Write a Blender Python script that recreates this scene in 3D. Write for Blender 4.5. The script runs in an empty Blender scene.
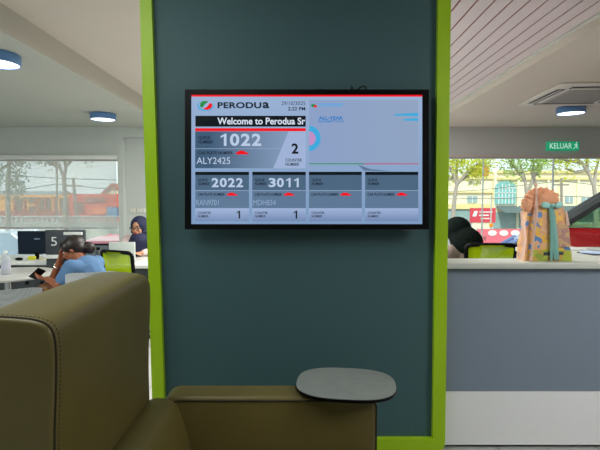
import bpy, bmesh, math, random
from mathutils import Vector, Matrix
random.seed(7)
PI = math.pi
sc = bpy.context.scene
COL = sc.collection
R = math.radians

# ------------------------------------------------------------------ camera geometry
EYE, F, PITCH = 1.5, 450.0, math.atan(25 / 450)
UP = Vector((0, math.sin(PITCH), math.cos(PITCH)))
FW = Vector((0, math.cos(PITCH), -math.sin(PITCH)))

def P(px, py, Y):
    d = Vector((1, 0, 0)) * ((px - 300) / F) + UP * ((225 - py) / F) + FW
    return Vector((0, 0, EYE)) + d * (Y / d.y)

def PX(px, Y): return P(px, 200, Y).x
def PZ(py, Y): return P(300, py, Y).z

cam = bpy.data.cameras.new('camera'); cam.lens = 27.0; cam.sensor_width = 36.0
cam.clip_start = 0.05; cam.clip_end = 500
co = bpy.data.objects.new('camera', cam); COL.objects.link(co)
co.location = (0, 0, EYE); co.rotation_euler = (PI / 2 - PITCH, 0, 0)
sc.camera = co
sc.view_settings.view_transform = 'Standard'
sc.view_settings.look = 'None'
sc.view_settings.exposure = 0.0

# ------------------------------------------------------------------ materials
def lin(h):
    if isinstance(h, str):
        h = h.lstrip('#'); c = [int(h[i:i + 2], 16) / 255 for i in (0, 2, 4)]
    else:
        c = [v / 255 for v in h]
    return [(v / 12.92 if v <= 0.04045 else ((v + 0.055) / 1.055) ** 2.4) for v in c] + [1.0]

def nt(m):
    m.use_nodes = True
    t = m.node_tree
    for n in list(t.nodes): t.nodes.remove(n)
    return t, t.nodes.new('ShaderNodeOutputMaterial')

def mat(name, col, rough=0.5, var=0.08, scale=6.0, bump=0.0, bscale=80.0, metal=0.0, spec=0.5, coat=0.0, emit=None, es=1.0):
    m = bpy.data.materials.new(name); t, out = nt(m); N = t.nodes; L = t.links
    b = N.new('ShaderNodeBsdfPrincipled'); L.new(b.outputs[0], out.inputs[0])
    c = lin(col)
    tc = N.new('ShaderNodeTexCoord'); no = N.new('ShaderNodeTexNoise'); no.inputs['Scale'].default_value = scale; no.inputs['Detail'].default_value = 4
    L.new(tc.outputs['Object'], no.inputs['Vector'])
    mx = N.new('ShaderNodeMix'); mx.data_type = 'RGBA'
    mx.inputs[6].default_value = [max(0, v * (1 - var)) for v in c[:3]] + [1]
    mx.inputs[7].default_value = [min(1, v * (1 + var)) for v in c[:3]] + [1]
    L.new(no.outputs['Fac'], mx.inputs[0]); L.new(mx.outputs[2], b.inputs['Base Color'])
    b.inputs['Roughness'].default_value = rough; b.inputs['Metallic'].default_value = metal
    b.inputs['Specular IOR Level'].default_value = spec
    b.inputs['Coat Weight'].default_value = coat
    if bump:
        n2 = N.new('ShaderNodeTexNoise'); n2.inputs['Scale'].default_value = bscale
        L.new(tc.outputs['Object'], n2.inputs['Vector'])
        bp = N.new('ShaderNodeBump'); bp.inputs['Strength'].default_value = bump; bp.inputs['Distance'].default_value = 0.003
        L.new(n2.outputs['Fac'], bp.inputs['Height']); L.new(bp.outputs[0], b.inputs['Normal'])
    if emit:
        b.inputs['Emission Color'].default_value = lin(emit); b.inputs['Emission Strength'].default_value = es
    return m

def emat(name, col, s=1.0):
    """self-lit display colour"""
    m = bpy.data.materials.new(name); t, out = nt(m)
    b = t.nodes.new('ShaderNodeBsdfPrincipled'); t.links.new(b.outputs[0], out.inputs[0])
    b.inputs['Base Color'].default_value = (0.004, 0.004, 0.004, 1); b.inputs['Roughness'].default_value = 0.12
    b.inputs['Specular IOR Level'].default_value = 0.35
    b.inputs['Emission Color'].default_value = lin(col); b.inputs['Emission Strength'].default_value = s
    return m

def egrad(name, c0, c1, axis, a, b_, s=1.0):
    m = emat(name, c0, s); t = m.node_tree; N = t.nodes; L = t.links
    b = [n for n in N if n.type == 'BSDF_PRINCIPLED'][0]
    tc = N.new('ShaderNodeTexCoord'); sx = N.new('ShaderNodeSeparateXYZ'); L.new(tc.outputs['Object'], sx.inputs[0])
    mr = N.new('ShaderNodeMapRange'); mr.inputs[1].default_value = a; mr.inputs[2].default_value = b_
    L.new(sx.outputs[axis], mr.inputs[0])
    mx = N.new('ShaderNodeMix'); mx.data_type = 'RGBA'; mx.inputs[6].default_value = lin(c0); mx.inputs[7].default_value = lin(c1)
    L.new(mr.outputs[0], mx.inputs[0]); L.new(mx.outputs[2], b.inputs['Emission Color'])
    return m

def glass(name, col=(240, 248, 248), refl=0.05, rough=0.02):
    m = bpy.data.materials.new(name); t, out = nt(m); N = t.nodes; L = t.links
    tr = N.new('ShaderNodeBsdfTransparent'); tr.inputs[0].default_value = lin(col)
    gl = N.new('ShaderNodeBsdfGlossy'); gl.inputs['Roughness'].default_value = rough
    mx = N.new('ShaderNodeMixShader'); mx.inputs[0].default_value = refl
    L.new(tr.outputs[0], mx.inputs[1]); L.new(gl.outputs[0], mx.inputs[2]); L.new(mx.outputs[0], out.inputs[0])
    return m

def sheer(name, col, through=0.5, weave=900.0, tl=0.4):
    m = bpy.data.materials.new(name); t, out = nt(m); N = t.nodes; L = t.links
    tr = N.new('ShaderNodeBsdfTransparent')
    d = N.new('ShaderNodeBsdfDiffuse'); d.inputs[0].default_value = lin(col)
    g = N.new('ShaderNodeBsdfTranslucent'); g.inputs[0].default_value = lin(col)
    m1 = N.new('ShaderNodeMixShader'); m1.inputs[0].default_value = tl
    L.new(d.outputs[0], m1.inputs[1]); L.new(g.outputs[0], m1.inputs[2])
    tc = N.new('ShaderNodeTexCoord'); no = N.new('ShaderNodeTexNoise'); no.inputs['Scale'].default_value = weave
    L.new(tc.outputs['Object'], no.inputs['Vector'])
    mr = N.new('ShaderNodeMapRange'); mr.inputs[3].default_value = 1 - through - 0.01; mr.inputs[4].default_value = 1 - through + 0.01
    L.new(no.outputs['Fac'], mr.inputs[0])
    m2 = N.new('ShaderNodeMixShader'); L.new(mr.outputs[0], m2.inputs[0])
    L.new(tr.outputs[0], m2.inputs[1]); L.new(m1.outputs[0], m2.inputs[2]); L.new(m2.outputs[0], out.inputs[0])
    return m

def tile_mat(name, col, grout, size):
    m = mat(name, col, 0.25, 0.05, 2.0); t = m.node_tree; N = t.nodes; L = t.links
    b = [n for n in N if n.type == 'BSDF_PRINCIPLED'][0]
    br = N.new('ShaderNodeTexBrick'); br.offset = 0
    br.inputs['Color1'].default_value = lin(col); br.inputs['Color2'].default_value = [v * 0.96 for v in lin(col)[:3]] + [1]
    br.inputs['Mortar'].default_value = lin(grout); br.inputs['Mortar Size'].default_value = 0.004; br.inputs['Scale'].default_value = 1.0
    br.inputs['Brick Width'].default_value = size; br.inputs['Row Height'].default_value = size
    tc = N.new('ShaderNodeTexCoord'); L.new(tc.outputs['Object'], br.inputs['Vector']); L.new(br.outputs[0], b.inputs['Base Color'])
    return m

def perforated(name, col, hole, pitch=0.02):
    m = mat(name, col, 0.4, 0.03); t = m.node_tree; N = t.nodes; L = t.links
    b = [n for n in N if n.type == 'BSDF_PRINCIPLED'][0]
    tc = N.new('ShaderNodeTexCoord'); vo = N.new('ShaderNodeTexVoronoi'); vo.inputs['Randomness'].default_value = 0.0
    vo.inputs['Scale'].default_value = 1 / pitch; L.new(tc.outputs['Object'], vo.inputs['Vector'])
    lt = N.new('ShaderNodeMath'); lt.operation = 'LESS_THAN'; lt.inputs[1].default_value = 0.33; L.new(vo.outputs['Distance'], lt.inputs[0])
    mx = N.new('ShaderNodeMix'); mx.data_type = 'RGBA'; mx.inputs[6].default_value = lin(col); mx.inputs[7].default_value = lin(hole)
    L.new(lt.outputs[0], mx.inputs[0]); L.new(mx.outputs[2], b.inputs['Base Color'])
    return m

def patch_mat(name, cols, scale):
    """gift-wrap print: cells of flat colours"""
    m = mat(name, cols[0], 0.45, 0.05); t = m.node_tree; N = t.nodes; L = t.links
    b = [n for n in N if n.type == 'BSDF_PRINCIPLED'][0]
    tc = N.new('ShaderNodeTexCoord'); vo = N.new('ShaderNodeTexVoronoi'); vo.inputs['Scale'].default_value = scale
    L.new(tc.outputs['Object'], vo.inputs['Vector'])
    sp = N.new('ShaderNodeSeparateColor'); L.new(vo.outputs['Color'], sp.inputs[0])
    cr = N.new('ShaderNodeValToRGB'); cr.color_ramp.interpolation = 'CONSTANT'
    while len(cr.color_ramp.elements) < len(cols): cr.color_ramp.elements.new(0.5)
    for i, c in enumerate(cols):
        cr.color_ramp.elements[i].position = i / len(cols); cr.color_ramp.elements[i].color = lin(c)
    L.new(sp.outputs[0], cr.inputs[0]); L.new(cr.outputs[0], b.inputs['Base Color'])
    return m

# ------------------------------------------------------------------ mesh helpers
def box(bm, x0, x1, y0, y1, z0, z1, M=None):
    v = [bm.verts.new(c) for c in ((x0, y0, z0), (x1, y0, z0), (x1, y1, z0), (x0, y1, z0), (x0, y0, z1), (x1, y0, z1), (x1, y1, z1), (x0, y1, z1))]
    for f in ((3, 2, 1, 0), (4, 5, 6, 7), (0, 1, 5, 4), (1, 2, 6, 5), (2, 3, 7, 6), (3, 0, 4, 7)): bm.faces.new([v[i] for i in f])
    if M is not None:
        for q in v: q.co = M @ q.co
    return v

def rbox(bm, x0, x1, y0, y1, z0, z1, r=0.01, seg=2, M=None):
    b = bmesh.new(); box(b, x0, x1, y0, y1, z0, z1)
    r = min(r, 0.49 * min(abs(x1 - x0), abs(y1 - y0), abs(z1 - z0)))
    bmesh.ops.bevel(b, geom=b.edges[:], offset=r, segments=seg, profile=0.5, affect='EDGES')
    merge(bm, b, M)

def merge(bm, b, M=None):
    if M is not None: b.transform(M)
    me = bpy.data.meshes.new('tmp'); b.to_mesh(me); b.free(); bm.from_mesh(me); bpy.data.meshes.remove(me)

def frame_of(d):
    d = d.normalized(); a = Vector((0, 0, 1)) if abs(d.z) < 0.95 else Vector((1, 0, 0))
    u = d.cross(a).normalized(); return u, d.cross(u).normalized()

def tube(bm, pts, r, n=10, caps=True):
    pts = [Vector(p) for p in pts]; rs = r if isinstance(r, (list, tuple)) else [r] * len(pts)
    rings = []; u = None
    for i, p in enumerate(pts):
        d = (pts[min(i + 1, len(pts) - 1)] - pts[max(i - 1, 0)])
        if d.length < 1e-9: d = Vector((0, 0, 1))
        d.normalize()
        if u is None: u, w = frame_of(d)
        else:
            u = (u - d * u.dot(d)).normalized(); w = d.cross(u).normalized()
        rings.append([bm.verts.new(p + (u * math.cos(2 * PI * k / n) + w * math.sin(2 * PI * k / n)) * rs[i]) for k in range(n)])
    for a, b in zip(rings, rings[1:]):
        for k in range(n): bm.faces.new((a[k], a[(k + 1) % n], b[(k + 1) % n], b[k]))
    if caps: bm.faces.new(rings[0][::-1]); bm.faces.new(rings[-1])

def ball(bm, c, r, n=12, M=None):
    c = Vector(c); r = r if isinstance(r, (list, tuple, Vector)) else (r, r, r)
    T = Matrix.Translation(c) @ (M or Matrix.Identity(4)) @ Matrix.Diagonal((*r, 1))
    bmesh.ops.create_uvsphere(bm, u_segments=n * 2, v_segments=n, radius=1.0, matrix=T)

def capsule(bm, a, b, ra, rb, n=12):
    a, b = Vector(a), Vector(b)
    tube(bm, [a, b], [ra, rb], n); ball(bm, a, ra, 8); ball(bm, b, rb, 8)

def lathe(bm, prof, c=(0, 0, 0), n=28, sx=1, sy=1):
    rings = []
    for r, z in prof:
        rings.append([bm.verts.new((c[0] + r * sx * math.cos(2 * PI * k / n), c[1] + r * sy * math.sin(2 * PI * k / n), c[2] + z)) for k in range(n)])
    for a, b in zip(rings, rings[1:]):
        for k in range(n): bm.faces.new((a[k], a[(k + 1) % n], b[(k + 1) % n], b[k]))
    bm.faces.new(rings[0][::-1]); bm.faces.new(rings[-1])

def rounded(poly, r, seg=5):
    """round the corners of a 2-D polygon; r may be a list"""
    out = []; n = len(poly)
    for i in range(n):
        p = Vector(poly[i]); a = Vector(poly[i - 1]); b = Vector(poly[(i + 1) % n])
        ri = r[i] if isinstance(r, (list, tuple)) else r
        if ri <= 0: out.append(p); continue
        da, db = (a - p), (b - p); k = min(ri, da.length * 0.49, db.length * 0.49)
        p0, p1 = p + da.normalized() * k, p + db.normalized() * k
        for s in range(seg + 1):
            t = s / seg; out.append(p0 * (1 - t) ** 2 + p * 2 * t * (1 - t) + p1 * t * t)
    return out

def smooth_closed(poly, it=2):
    for _ in range(it):
        q = []; n = len(poly)
        for i in range(n):
            a, b = Vector(poly[i]), Vector(poly[(i + 1) % n]); q += [a * 0.75 + b * 0.25, a * 0.25 + b * 0.75]
        poly = q
    return [Vector(p) for p in poly]

def inset2(poly, d):
    n = len(poly); out = []
    area = sum(poly[i][0] * poly[(i + 1) % n][1] - poly[(i + 1) % n][0] * poly[i][1] for i in range(n))
    s = 1 if area > 0 else -1
    for i in range(n):
        t = (Vector(poly[(i + 1) % n]) - Vector(poly[i - 1]))
        if t.length < 1e-9: t = Vector((1, 0))
        t.normalize(); out.append(Vector(poly[i]) + Vector((-t.y, t.x)) * s * d)
    return out

def loft(bm, poly, a0, a1, axis, r0=0.02, r1=0.02, seg=5, mid=8, bulge=0.0):
    """extrude a 2-D outline along an axis with rounded ends. axis 'x': outline is (y,z); 'y': (x,z); 'z': (x,y)"""
    st = []
    for s in range(seg + 1):
        t = PI / 2 * s / seg; st.append((a0 + r0 * (1 - math.sin(t)), r0 * (1 - math.cos(t))))
    st = [(a0 + r0 * (1 - math.cos(PI / 2 * s / seg)), r0 * (1 - math.sin(PI / 2 * s / seg))) for s in range(seg + 1)]
    b0, b1 = a0 + r0, a1 - r1
    for s in range(1, mid): st.append((b0 + (b1 - b0) * s / mid, -bulge * math.sin(PI * s / mid)))
    st += [(a1 - r1 * (1 - math.cos(PI / 2 * s / seg)), r1 * (1 - math.sin(PI / 2 * s / seg))) for s in range(seg, -1, -1)]
    def mk(a, p):
        return {'x': (a, p[0], p[1]), 'y': (p[0], a, p[1]), 'z': (p[0], p[1], a)}[axis]
    rings = [[bm.verts.new(mk(a, p)) for p in inset2(poly, d)] for a, d in st]
    n = len(poly)
    for p, q in zip(rings, rings[1:]):
        for k in range(n): bm.faces.new((p[k], p[(k + 1) % n], q[(k + 1) % n], q[k]))
    bm.faces.new(rings[0][::-1]); bm.faces.new(rings[-1])

def prism(bm, poly, a0, a1, axis):
    def mk(a, p):
        return {'x': (a, p[0], p[1]), 'y': (p[0], a, p[1]), 'z': (p[0], p[1], a)}[axis]
    A = [bm.verts.new(mk(a0, p)) for p in poly]; B = [bm.verts.new(mk(a1, p)) for p in poly]; n = len(poly)
    for k in range(n): bm.faces.new((A[k], A[(k + 1) % n], B[(k + 1) % n], B[k]))
    bm.faces.new(A[::-1]); bm.faces.new(B)

def quad(bm, pts): return bm.faces.new([bm.verts.new(p) for p in pts])

def obj(name, bm, m, parent=None, smooth=40, recalc=True):
    if recalc: bmesh.ops.recalc_face_normals(bm, faces=bm.faces[:])
    me = bpy.data.meshes.new(name); bm.to_mesh(me); bm.free()
    if smooth:
        me.shade_smooth(); me.set_sharp_from_angle(angle=R(smooth))
    o = bpy.data.objects.new(name, me); COL.objects.link(o)
    if m: me.materials.append(m)
    if parent: o.parent = parent
    return o

def mk(name, m, parent, fn, smooth=40):
    bm = bmesh.new(); fn(bm); return obj(name, bm, m, parent, smooth)

def thing(name, label, cat, loc=(0, 0, 0), rz=0.0, group=None):
    o = bpy.data.objects.new(name, None); o.empty_display_size = 0.1; COL.objects.link(o)
    o.location = loc; o.rotation_euler = (0, 0, rz)
    return tag(o, label, cat, group)

def tag(o, label, cat, group=None):
    o['label'] = label; o['category'] = cat
    if group: o['group'] = group
    return o

def struct(name, bm, m, parent=None, smooth=30):
    o = obj(name, bm, m, parent, smooth)
    if not parent: o['kind'] = 'structure'
    return o

def boxes(*bs):
    bm = bmesh.new()
    for b in bs: box(bm, *b)
    return bm

def dup(o, parent=None):
    c = o.copy(); COL.objects.link(c)
    if parent: c.parent = parent
    for ch in list(o.children): dup(ch, c)
    return c

def remeshed(name, bm, m, parent, voxel=0.008, smooth_it=4):
    o = obj(name, bm, m, None, 0)
    md = o.modifiers.new('r', 'REMESH'); md.mode = 'VOXEL'; md.voxel_size = voxel
    ms = o.modifiers.new('s', 'SMOOTH'); ms.iterations = smooth_it; ms.factor = 0.5
    dg = bpy.context.evaluated_depsgraph_get()
    me = bpy.data.meshes.new_from_object(o.evaluated_get(dg))
    me.name = name; me.shade_smooth()
    o.modifiers.clear(); old = o.data; o.data = me; bpy.data.meshes.remove(old)
    if not me.materials: me.materials.append(m)
    o.parent = parent
    return o

def text_mesh(body, w, h, off=0.0, spacing=1.0, depth=0.0):
    """a flat text mesh fitted to w x h, lower left corner at 0,0, in the XZ plane facing -Y"""
    cu = bpy.data.curves.new('t', 'FONT'); cu.body = body; cu.size = 1; cu.offset = off; cu.space_character = spacing; cu.extrude = depth
    cu.resolution_u = 4
    o = bpy.data.objects.new('t', cu); COL.objects.link(o)
    dg = bpy.context.evaluated_depsgraph_get(); dg.update()
    me = bpy.data.meshes.new_from_object(o.evaluated_get(dg))
    bpy.data.objects.remove(o); bpy.data.curves.remove(cu)
    bm = bmesh.new(); bm.from_mesh(me); bpy.data.meshes.remove(me)
    xs = [v.co.x for v in bm.verts]; ys = [v.co.y for v in bm.verts]
    x0, x1, y0, y1 = min(xs), max(xs), min(ys), max(ys)
    for v in bm.verts:
        v.co = Vector(((v.co.x - x0) / (x1 - x0) * w, -v.co.z, (v.co.y - y0) / (y1 - y0) * h))
    return bm

# ------------------------------------------------------------------ palette
M = {}
M['ceil'] = mat('ceiling paint', '#d6cdc3', 0.8, 0.02, 1.0)
M['ceil_left'] = mat('ceiling paint cool', '#c3c6bd', 0.8, 0.02, 1.0)
M['fascia'] = mat('ceiling fascia paint', '#bcb9ae', 0.85, 0.02, 1.0)
M['wall'] = mat('wall paint', '#c3cac6', 0.7, 0.02, 1.0)
M['wall_grey'] = mat('grey wall paint', '#b4b8b6', 0.7, 0.02, 1.0)
M['floor'] = tile_mat('floor tile', '#b9bab6', '#8d8e8a', 0.6)
M['teal'] = mat('dark teal paint', '#3d5f63', 0.6, 0.04, 1.5)
M['lime'] = mat('lime green laminate', '#a1cc0a', 0.4, 0.05, 3.0)
M['white'] = mat('white laminate', '#dcdfdb', 0.35, 0.02)
M['black'] = mat('black plastic', '#070809', 0.35, 0.1, spec=.15)
M['dark'] = mat('dark grey laminate', '#3a3f42', 0.5, 0.05)
M['slate'] = mat('slate blue laminate', '#7d8c9c', 0.5, 0.03)
M['kick'] = mat('pale grey laminate', '#eef1f2', 0.5, 0.02)
M['ledge'] = mat('ledge laminate', '#c9cfc6', 0.3, 0.02)
M['leather'] = mat('olive leather', '#716739', 0.36, 0.14, 4.0, 0.18, 260.0, spec=0.45)
M['seam'] = mat('dark thread', '#2a2618', 0.8, 0.1)
M['stone'] = mat('grey mottled laminate', '#8f9690', 0.5, 0.16, 18.0)
M['chrome'] = mat('chrome', '#c8cccd', 0.2, 0.02, metal=1.0)
M['skin_tan'] = mat('tan skin', '#c08a68', 0.5, 0.06, 20)
M['skin_brown'] = mat('brown skin', '#9a5a3a', 0.5, 0.06, 20)
M['hair'] = mat('dark brown hair', '#1c0f0b', 0.45, 0.25, 60)
M['shirt'] = mat('blue cotton', '#54789f', 0.9, 0.14, 10)
M['jeans'] = mat('dark trousers', '#20242c', 0.9, 0.1, 20)
M['hijab_navy'] = mat('navy headscarf', '#1a2140', 0.8, 0.15, 12)
M['hijab_dark'] = mat('dark green headscarf', '#0c1412', 1.0, 0.18, 12, spec=.08)
M['pink_top'] = mat('pale pink cloth', '#d9c3c2', 0.9, 0.08, 12)
M['taupe'] = mat('taupe cloth', '#6e625a', 0.9, 0.14, 14)
M['mesh_green'] = sheer('lime mesh fabric', '#9fbb12', 0.10, 400.0)
M['perf'] = perforated('perforated grey plastic', '#c6cbcc', '#a0a6a8', .011)
M['grey_plastic'] = mat('pale grey plastic', '#a9b0b3', 0.45, 0.04)
M['pane'] = glass('window glass', (240, 248, 246), 0.04)
M['alu'] = mat('pale aluminium', '#b9bfc0', 0.4, 0.03)
M['blind'] = sheer('roller blind fabric', '#d0d1ca', 0.60, 700.0, 0.7)

# ------------------------------------------------------------------ the room
YB, LOW, HIGH = 7.8, 2.75, 2.957
XL, XR, YR = -8.0, 8.0, -3.2
struct('floor', boxes((XL, XR, YR, YB + 0.2, -0.1, 0)), M['floor'])
XF, XS, ZS = -2.215, 2.15, 2.83         # faces of the raised bay and height of the slatted part
XM = 0.35
struct('ceiling', boxes((XL, XF, YR, YB + .2, LOW, LOW + 0.6)), M['ceil_left'])
struct('ceiling_bay', boxes((XF, XM, YR, YB + .2, HIGH, HIGH + 0.5)), M['ceil'])
struct('ceiling_fascia', boxes((XF, XF + 0.004, YR, YB, LOW, HIGH)), M['fascia'])
struct('ceiling_right', boxes((XS, XR, YR, YB + .2, LOW, LOW + 0.6)), M['ceil'])
M['slat'] = mat('pale metal ceiling strip', '#e4d6da', 0.35, 0.03, 2.0)
M['slat_gap'] = mat('dark red ceiling gap', '#86101f', 0.7, 0.1)
bm = bmesh.new(); pitch = 0.117; x = XS - 0.035
while x - pitch > XM:
    box(bm, x - pitch + 0.013, x, YR, YB, ZS, ZS + 0.005); x -= pitch
struct('ceiling_slats', bm, M['slat'])
struct('ceiling_backing', boxes((XM, XS, YR, YB + .2, ZS + 0.006, ZS + 0.5)), M['slat_gap'])
struct('trim_1', boxes((XS - 0.03, XS, YR, YB, ZS - 0.012, ZS + 0.012)), M['white'])

# back wall: left window opening, pier with recess, right window opening
xw = PX(118.2, YB); xr0 = PX(123.6, YB); xwr = PX(440, YB)
ztL, ztR = PZ(157.5, YB), PZ(156.5, YB)
zrec = PZ(137, YB)
bm = boxes((XL, xw, YB, YB + 0.2, ztL, 3.4), (xw, xr0, YB, YB + .2, 0, 3.4), (xr0, xwr, YB + 0.11, YB + 0.2, 0, 3.4), (xr0, xwr, YB, YB + 0.11, zrec, 3.4),
           (XL, xw, YB, YB + .2, 0, 0.12))
struct('wall_back', bm, M['wall'])
struct('wall_back_right', boxes((xwr, XR, YB, YB + 0.2, ztR, 3.4), (xwr - 0.1, xwr, YB, YB + .2, 0, 3.4), (xwr, XR, YB, YB + .2, 0, 0.1)), M['wall_grey'])
struct('wall_left', boxes((XL - 0.15, XL, YR, YB + .2, 0, 3.4)), M['wall'])
struct('wall_right', boxes((XR, XR + 0.15, YR, YB + .2, 0, 3.4)), M['wall'])
# wall behind the viewer with a tall glazed opening
struct('wall_rear', boxes((XL, -1.75, YR - .15, YR, 0, 3.4), (-0.95, XR, YR - .15, YR, 0, 3.4), (-1.75, -0.95, YR - .15, YR, 2.0, 3.4), (-1.75, -0.95, YR - .15, YR, 0, 0.9)), M['wall'])
struct('window_3', boxes((-1.75, -0.95, YR - .09, YR - .08, .9, 2.0)), M['pane'])

def window(name, x0, x1, z0, z1, mull, fw=0.05, mw=0.008):
    bm = boxes((x0, x1, YB + .05, YB + .12, z1 - fw * .6, z1), (x0, x1, YB + .05, YB + .12, z0, z0 + fw), (x0, x0 + fw, YB + .05, YB + .12, z0, z1), (x1 - fw, x1, YB + .05, YB + .12, z0, z1))
    w = struct(name, bm, M['alu'])
    xs = [x0] + mull + [x1]
    for a, b in zip(xs, xs[1:]):
        obj('pane', boxes((a + .004, b - .004, YB + .083, YB + .089, z0, z1)), M['pane'], w)
    for m_ in mull: obj('mullion', boxes((m_ - mw / 2, m_ + mw / 2, YB + .06, YB + .11, z0, z1)), M['alu'], w)
    return w
window('window_1', XL, xw + .08, 0.12, ztL, [-6.4, PX(40, YB) - 1.2], 0.09)
window('window_2', xwr, XR, 0.1, ztR, [PX(484.5, YB), PX(555, YB), PX(571, YB) + .9, 7.0])
struct('trim_2', boxes((xwr, XR, YB - .004, YB + .05, ztR - .008, ztR + .018)), mat('pink beige trim', '#c7b3ac', .5, .03))

# roller blind on the left window
rb = thing('roller_blind', 'grey sheer roller blind pulled halfway down the left window', 'blind', (-5.5, YB - .05, ztL))
def R_(o): return Matrix.Translation(-Vector(o.location))
def local(o, bm): bm.transform(Matrix.Rotation(-o.rotation_euler.z, 4, 'Z') @ Matrix.Translation(-Vector(o.location))); return bm
xb1 = PX(118.4, YB)
bm = bmesh.new(); rbox(bm, XL + .02, xb1 + .01, YB - .09, YB - .004, PZ(160, YB), PZ(155.5, YB), .015); obj('cassette', local(rb, bm), M['white'], rb)
bm = boxes((XL + .05, xb1, YB - .052, YB - .05, PZ(227, YB), PZ(160, YB))); obj('fabric', local(rb, bm), M['blind'], rb)
bm = bmesh.new(); rbox(bm, XL + .05, xb1, YB - .065, YB - .04, PZ(228.6, YB), PZ(226.8, YB), .008); obj('bottom_rail', local(rb, bm), M['alu'], rb)

# switch plates on the recessed wall
for i, (a, b) in enumerate(((129.5, 135.6), (136.4, 145.5))):
    y = YB + .11
    s = thing('switch_plate', ['small cream switch plate beside the window pier, left of the pair', 'wide cream switch plate nearer the green framed pillar'][i], 'switch', ((PX(a, y) + PX(b, y)) / 2, y, PZ(213, y)), 0, 'switch plates on the recessed wall')
    bm = bmesh.new(); rbox(bm, PX(a, y), PX(b, y), y - .012, y - .001, PZ(213, y), PZ(208.3, y), .004)
    obj('plate', local(s, bm), mat('cream plastic', '#d2d2bf', .4), s)
    n = 2 + i
    for k in range(n):
        w = (PX(b, y) - PX(a, y)) / n
        bm = bmesh.new(); rbox(bm, PX(a, y) + w * (k + .2), PX(a, y) + w * (k + .8), y - .017, y - .011, PZ(212.2, y), PZ(209.2, y), .003)
        obj('rocker', local(s, bm), M['white'], s)

# ------------------------------------------------------------------ pillar with lime frame
YP = 2.60
def lx(y): return 139.5 + .0316 * y
def lix(y): return 151.4 + .0320 * y
def rix(y): return 438.3 - .0122 * y
def rx(y): return 451.0 - .0133 * y
T0 = -36.0; B0, B1 = 439.2, 452.3
o2 = [Vector((P(px, py, YP).x, P(px, py, YP).z)) for px, py in ((lx(T0), T0), (lx(B1), B1), (rx(B1), B1), (rx(T0), T0))]
i2 = [Vector((P(px, py, YP).x, P(px, py, YP).z)) for px, py in ((lix(T0), T0), (lix(B0), B0), (rix(B0), B0), (rix(T0), T0))]
for q in (o2[1], o2[2]): q.y = max(q.y, 0.004)
ro = rounded(o2, [0, .06, .06, 0], 6)
ri = [i2[0]] + [i2[1]] * 7 + [i2[2]] * 7 + [i2[3]]
bm = bmesh.new(); D0, D1 = YP, YP + .05
fo = [bm.verts.new((p.x, D0, p.y)) for p in ro]; bo = [bm.verts.new((p.x, D1, p.y)) for p in ro]
inner = [i2[0], i2[1], i2[2], i2[3]]
fi = [bm.verts.new((p.x, D0, p.y)) for p in inner]; bi = [bm.verts.new((p.x, D1, p.y)) for p in inner]
n = len(ro)
for k in range(n - 1): bm.faces.new((fo[k], fo[k + 1], bo[k + 1], bo[k]))
for k in range(3): bm.faces.new((fi[k], bi[k], bi[k + 1], fi[k + 1]))
for f, i_ in ((fo, fi), (bo, bi)):
    bm.faces.new([f[0], f[1], i_[1], i_[0]]) if False else None
    bm.faces.new([f[0]] + f[1:8] + [i_[1], i_[0]])
    bm.faces.new([f[7], f[8], i_[2], i_[1]])
    bm.faces.new(f[8:15] + [f[15], i_[3], i_[2]])
struct('trim_3', bm, M['lime'])
xpl, xpr = PX(150.2, YP + .06), PX(444.5, YP + .06)
struct('wall_pillar', boxes((xpl, xpr, YP + .05, YP + .55, 0, 2.957)), mat('pale pillar paint', '#d5d2cc', .6, .02))
bm = bmesh.new()
pl = [Vector((p.x, p.y)) for p in inset2(o2, .03)]
prism(bm, [(p.x, max(p.y, .05)) for p in pl], YP + .032, YP + .049, 'y')
struct('wall_panel', bm, M['teal'])

# ------------------------------------------------------------------ television with queue display
c = P(306.9, 159.6, 2.545)
tv = thing('television', 'wall mounted flat black television showing the queue number display on the dark teal pillar', 'television', c)
tv.rotation_euler = (-PITCH, 0, 0)
S = (c - Vector((0, 0, EYE))).dot(FW) / F
def tx(px): return (px - 306.9) * S
def tz(py): return (159.6 - py) * S
X0, X1, Y0, Y1 = 185.1, 428.7, 89.7, 229.4
SX0, SX1, SY0, SY1 = 191.4, 422.2, 94.9, 224.1
bm = bmesh.new(); rbox(bm, tx(X0 + 2), tx(X1 - 2), .012, .05, tz(Y1 - 3), tz(Y0 + 3), .01); obj('back_housing', bm, M['black'], tv)
bm = bmesh.new()
for a, b, c_, d in ((X0, SX0, Y0, Y1), (SX1, X1, Y0, Y1), (SX0, SX1, Y0, SY0), (SX0, SX1, SY1, Y1)): box(bm, tx(a), tx(b), -.006, .014, tz(d), tz(c_))
bez = obj('bezel', bm, M['black'], tv)
bm = bmesh.new(); rbox(bm, tx(402), tx(410), -.004, .01, tz(Y1 + 1.6), tz(Y1 - .3), .003); obj('sensor', bm, M['dark'], tv)
bm = bmesh.new(); box(bm, -.2, .2, .04, .07, -.15, .2); obj('wall_bracket', bm, M['black'], tv)
M['scr'] = egrad('screen glow', '#7d9ac0', '#98b0d2', 'Z', tz(SY1), tz(SY0))
scr = obj('screen', boxes((tx(SX0), tx(SX1), .0, .004, tz(SY1), tz(SY0))), M['scr'], tv)
lay = [0]
def E(name, m, pts, z=None):
    """flat screen graphic, polygon in photo pixels"""
    lay[0] += 1; d = -.0004 - .00001 * lay[0]
    bm = bmesh.new(); quad(bm, [(tx(x), d, tz(y)) for x, y in pts]); return obj(name, bm, m, scr, 0, False)
def ER(name, m, x0, x1, y0, y1): return E(name, m, [(x0, y1), (x1, y1), (x1, y0), (x0, y0)])
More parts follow.
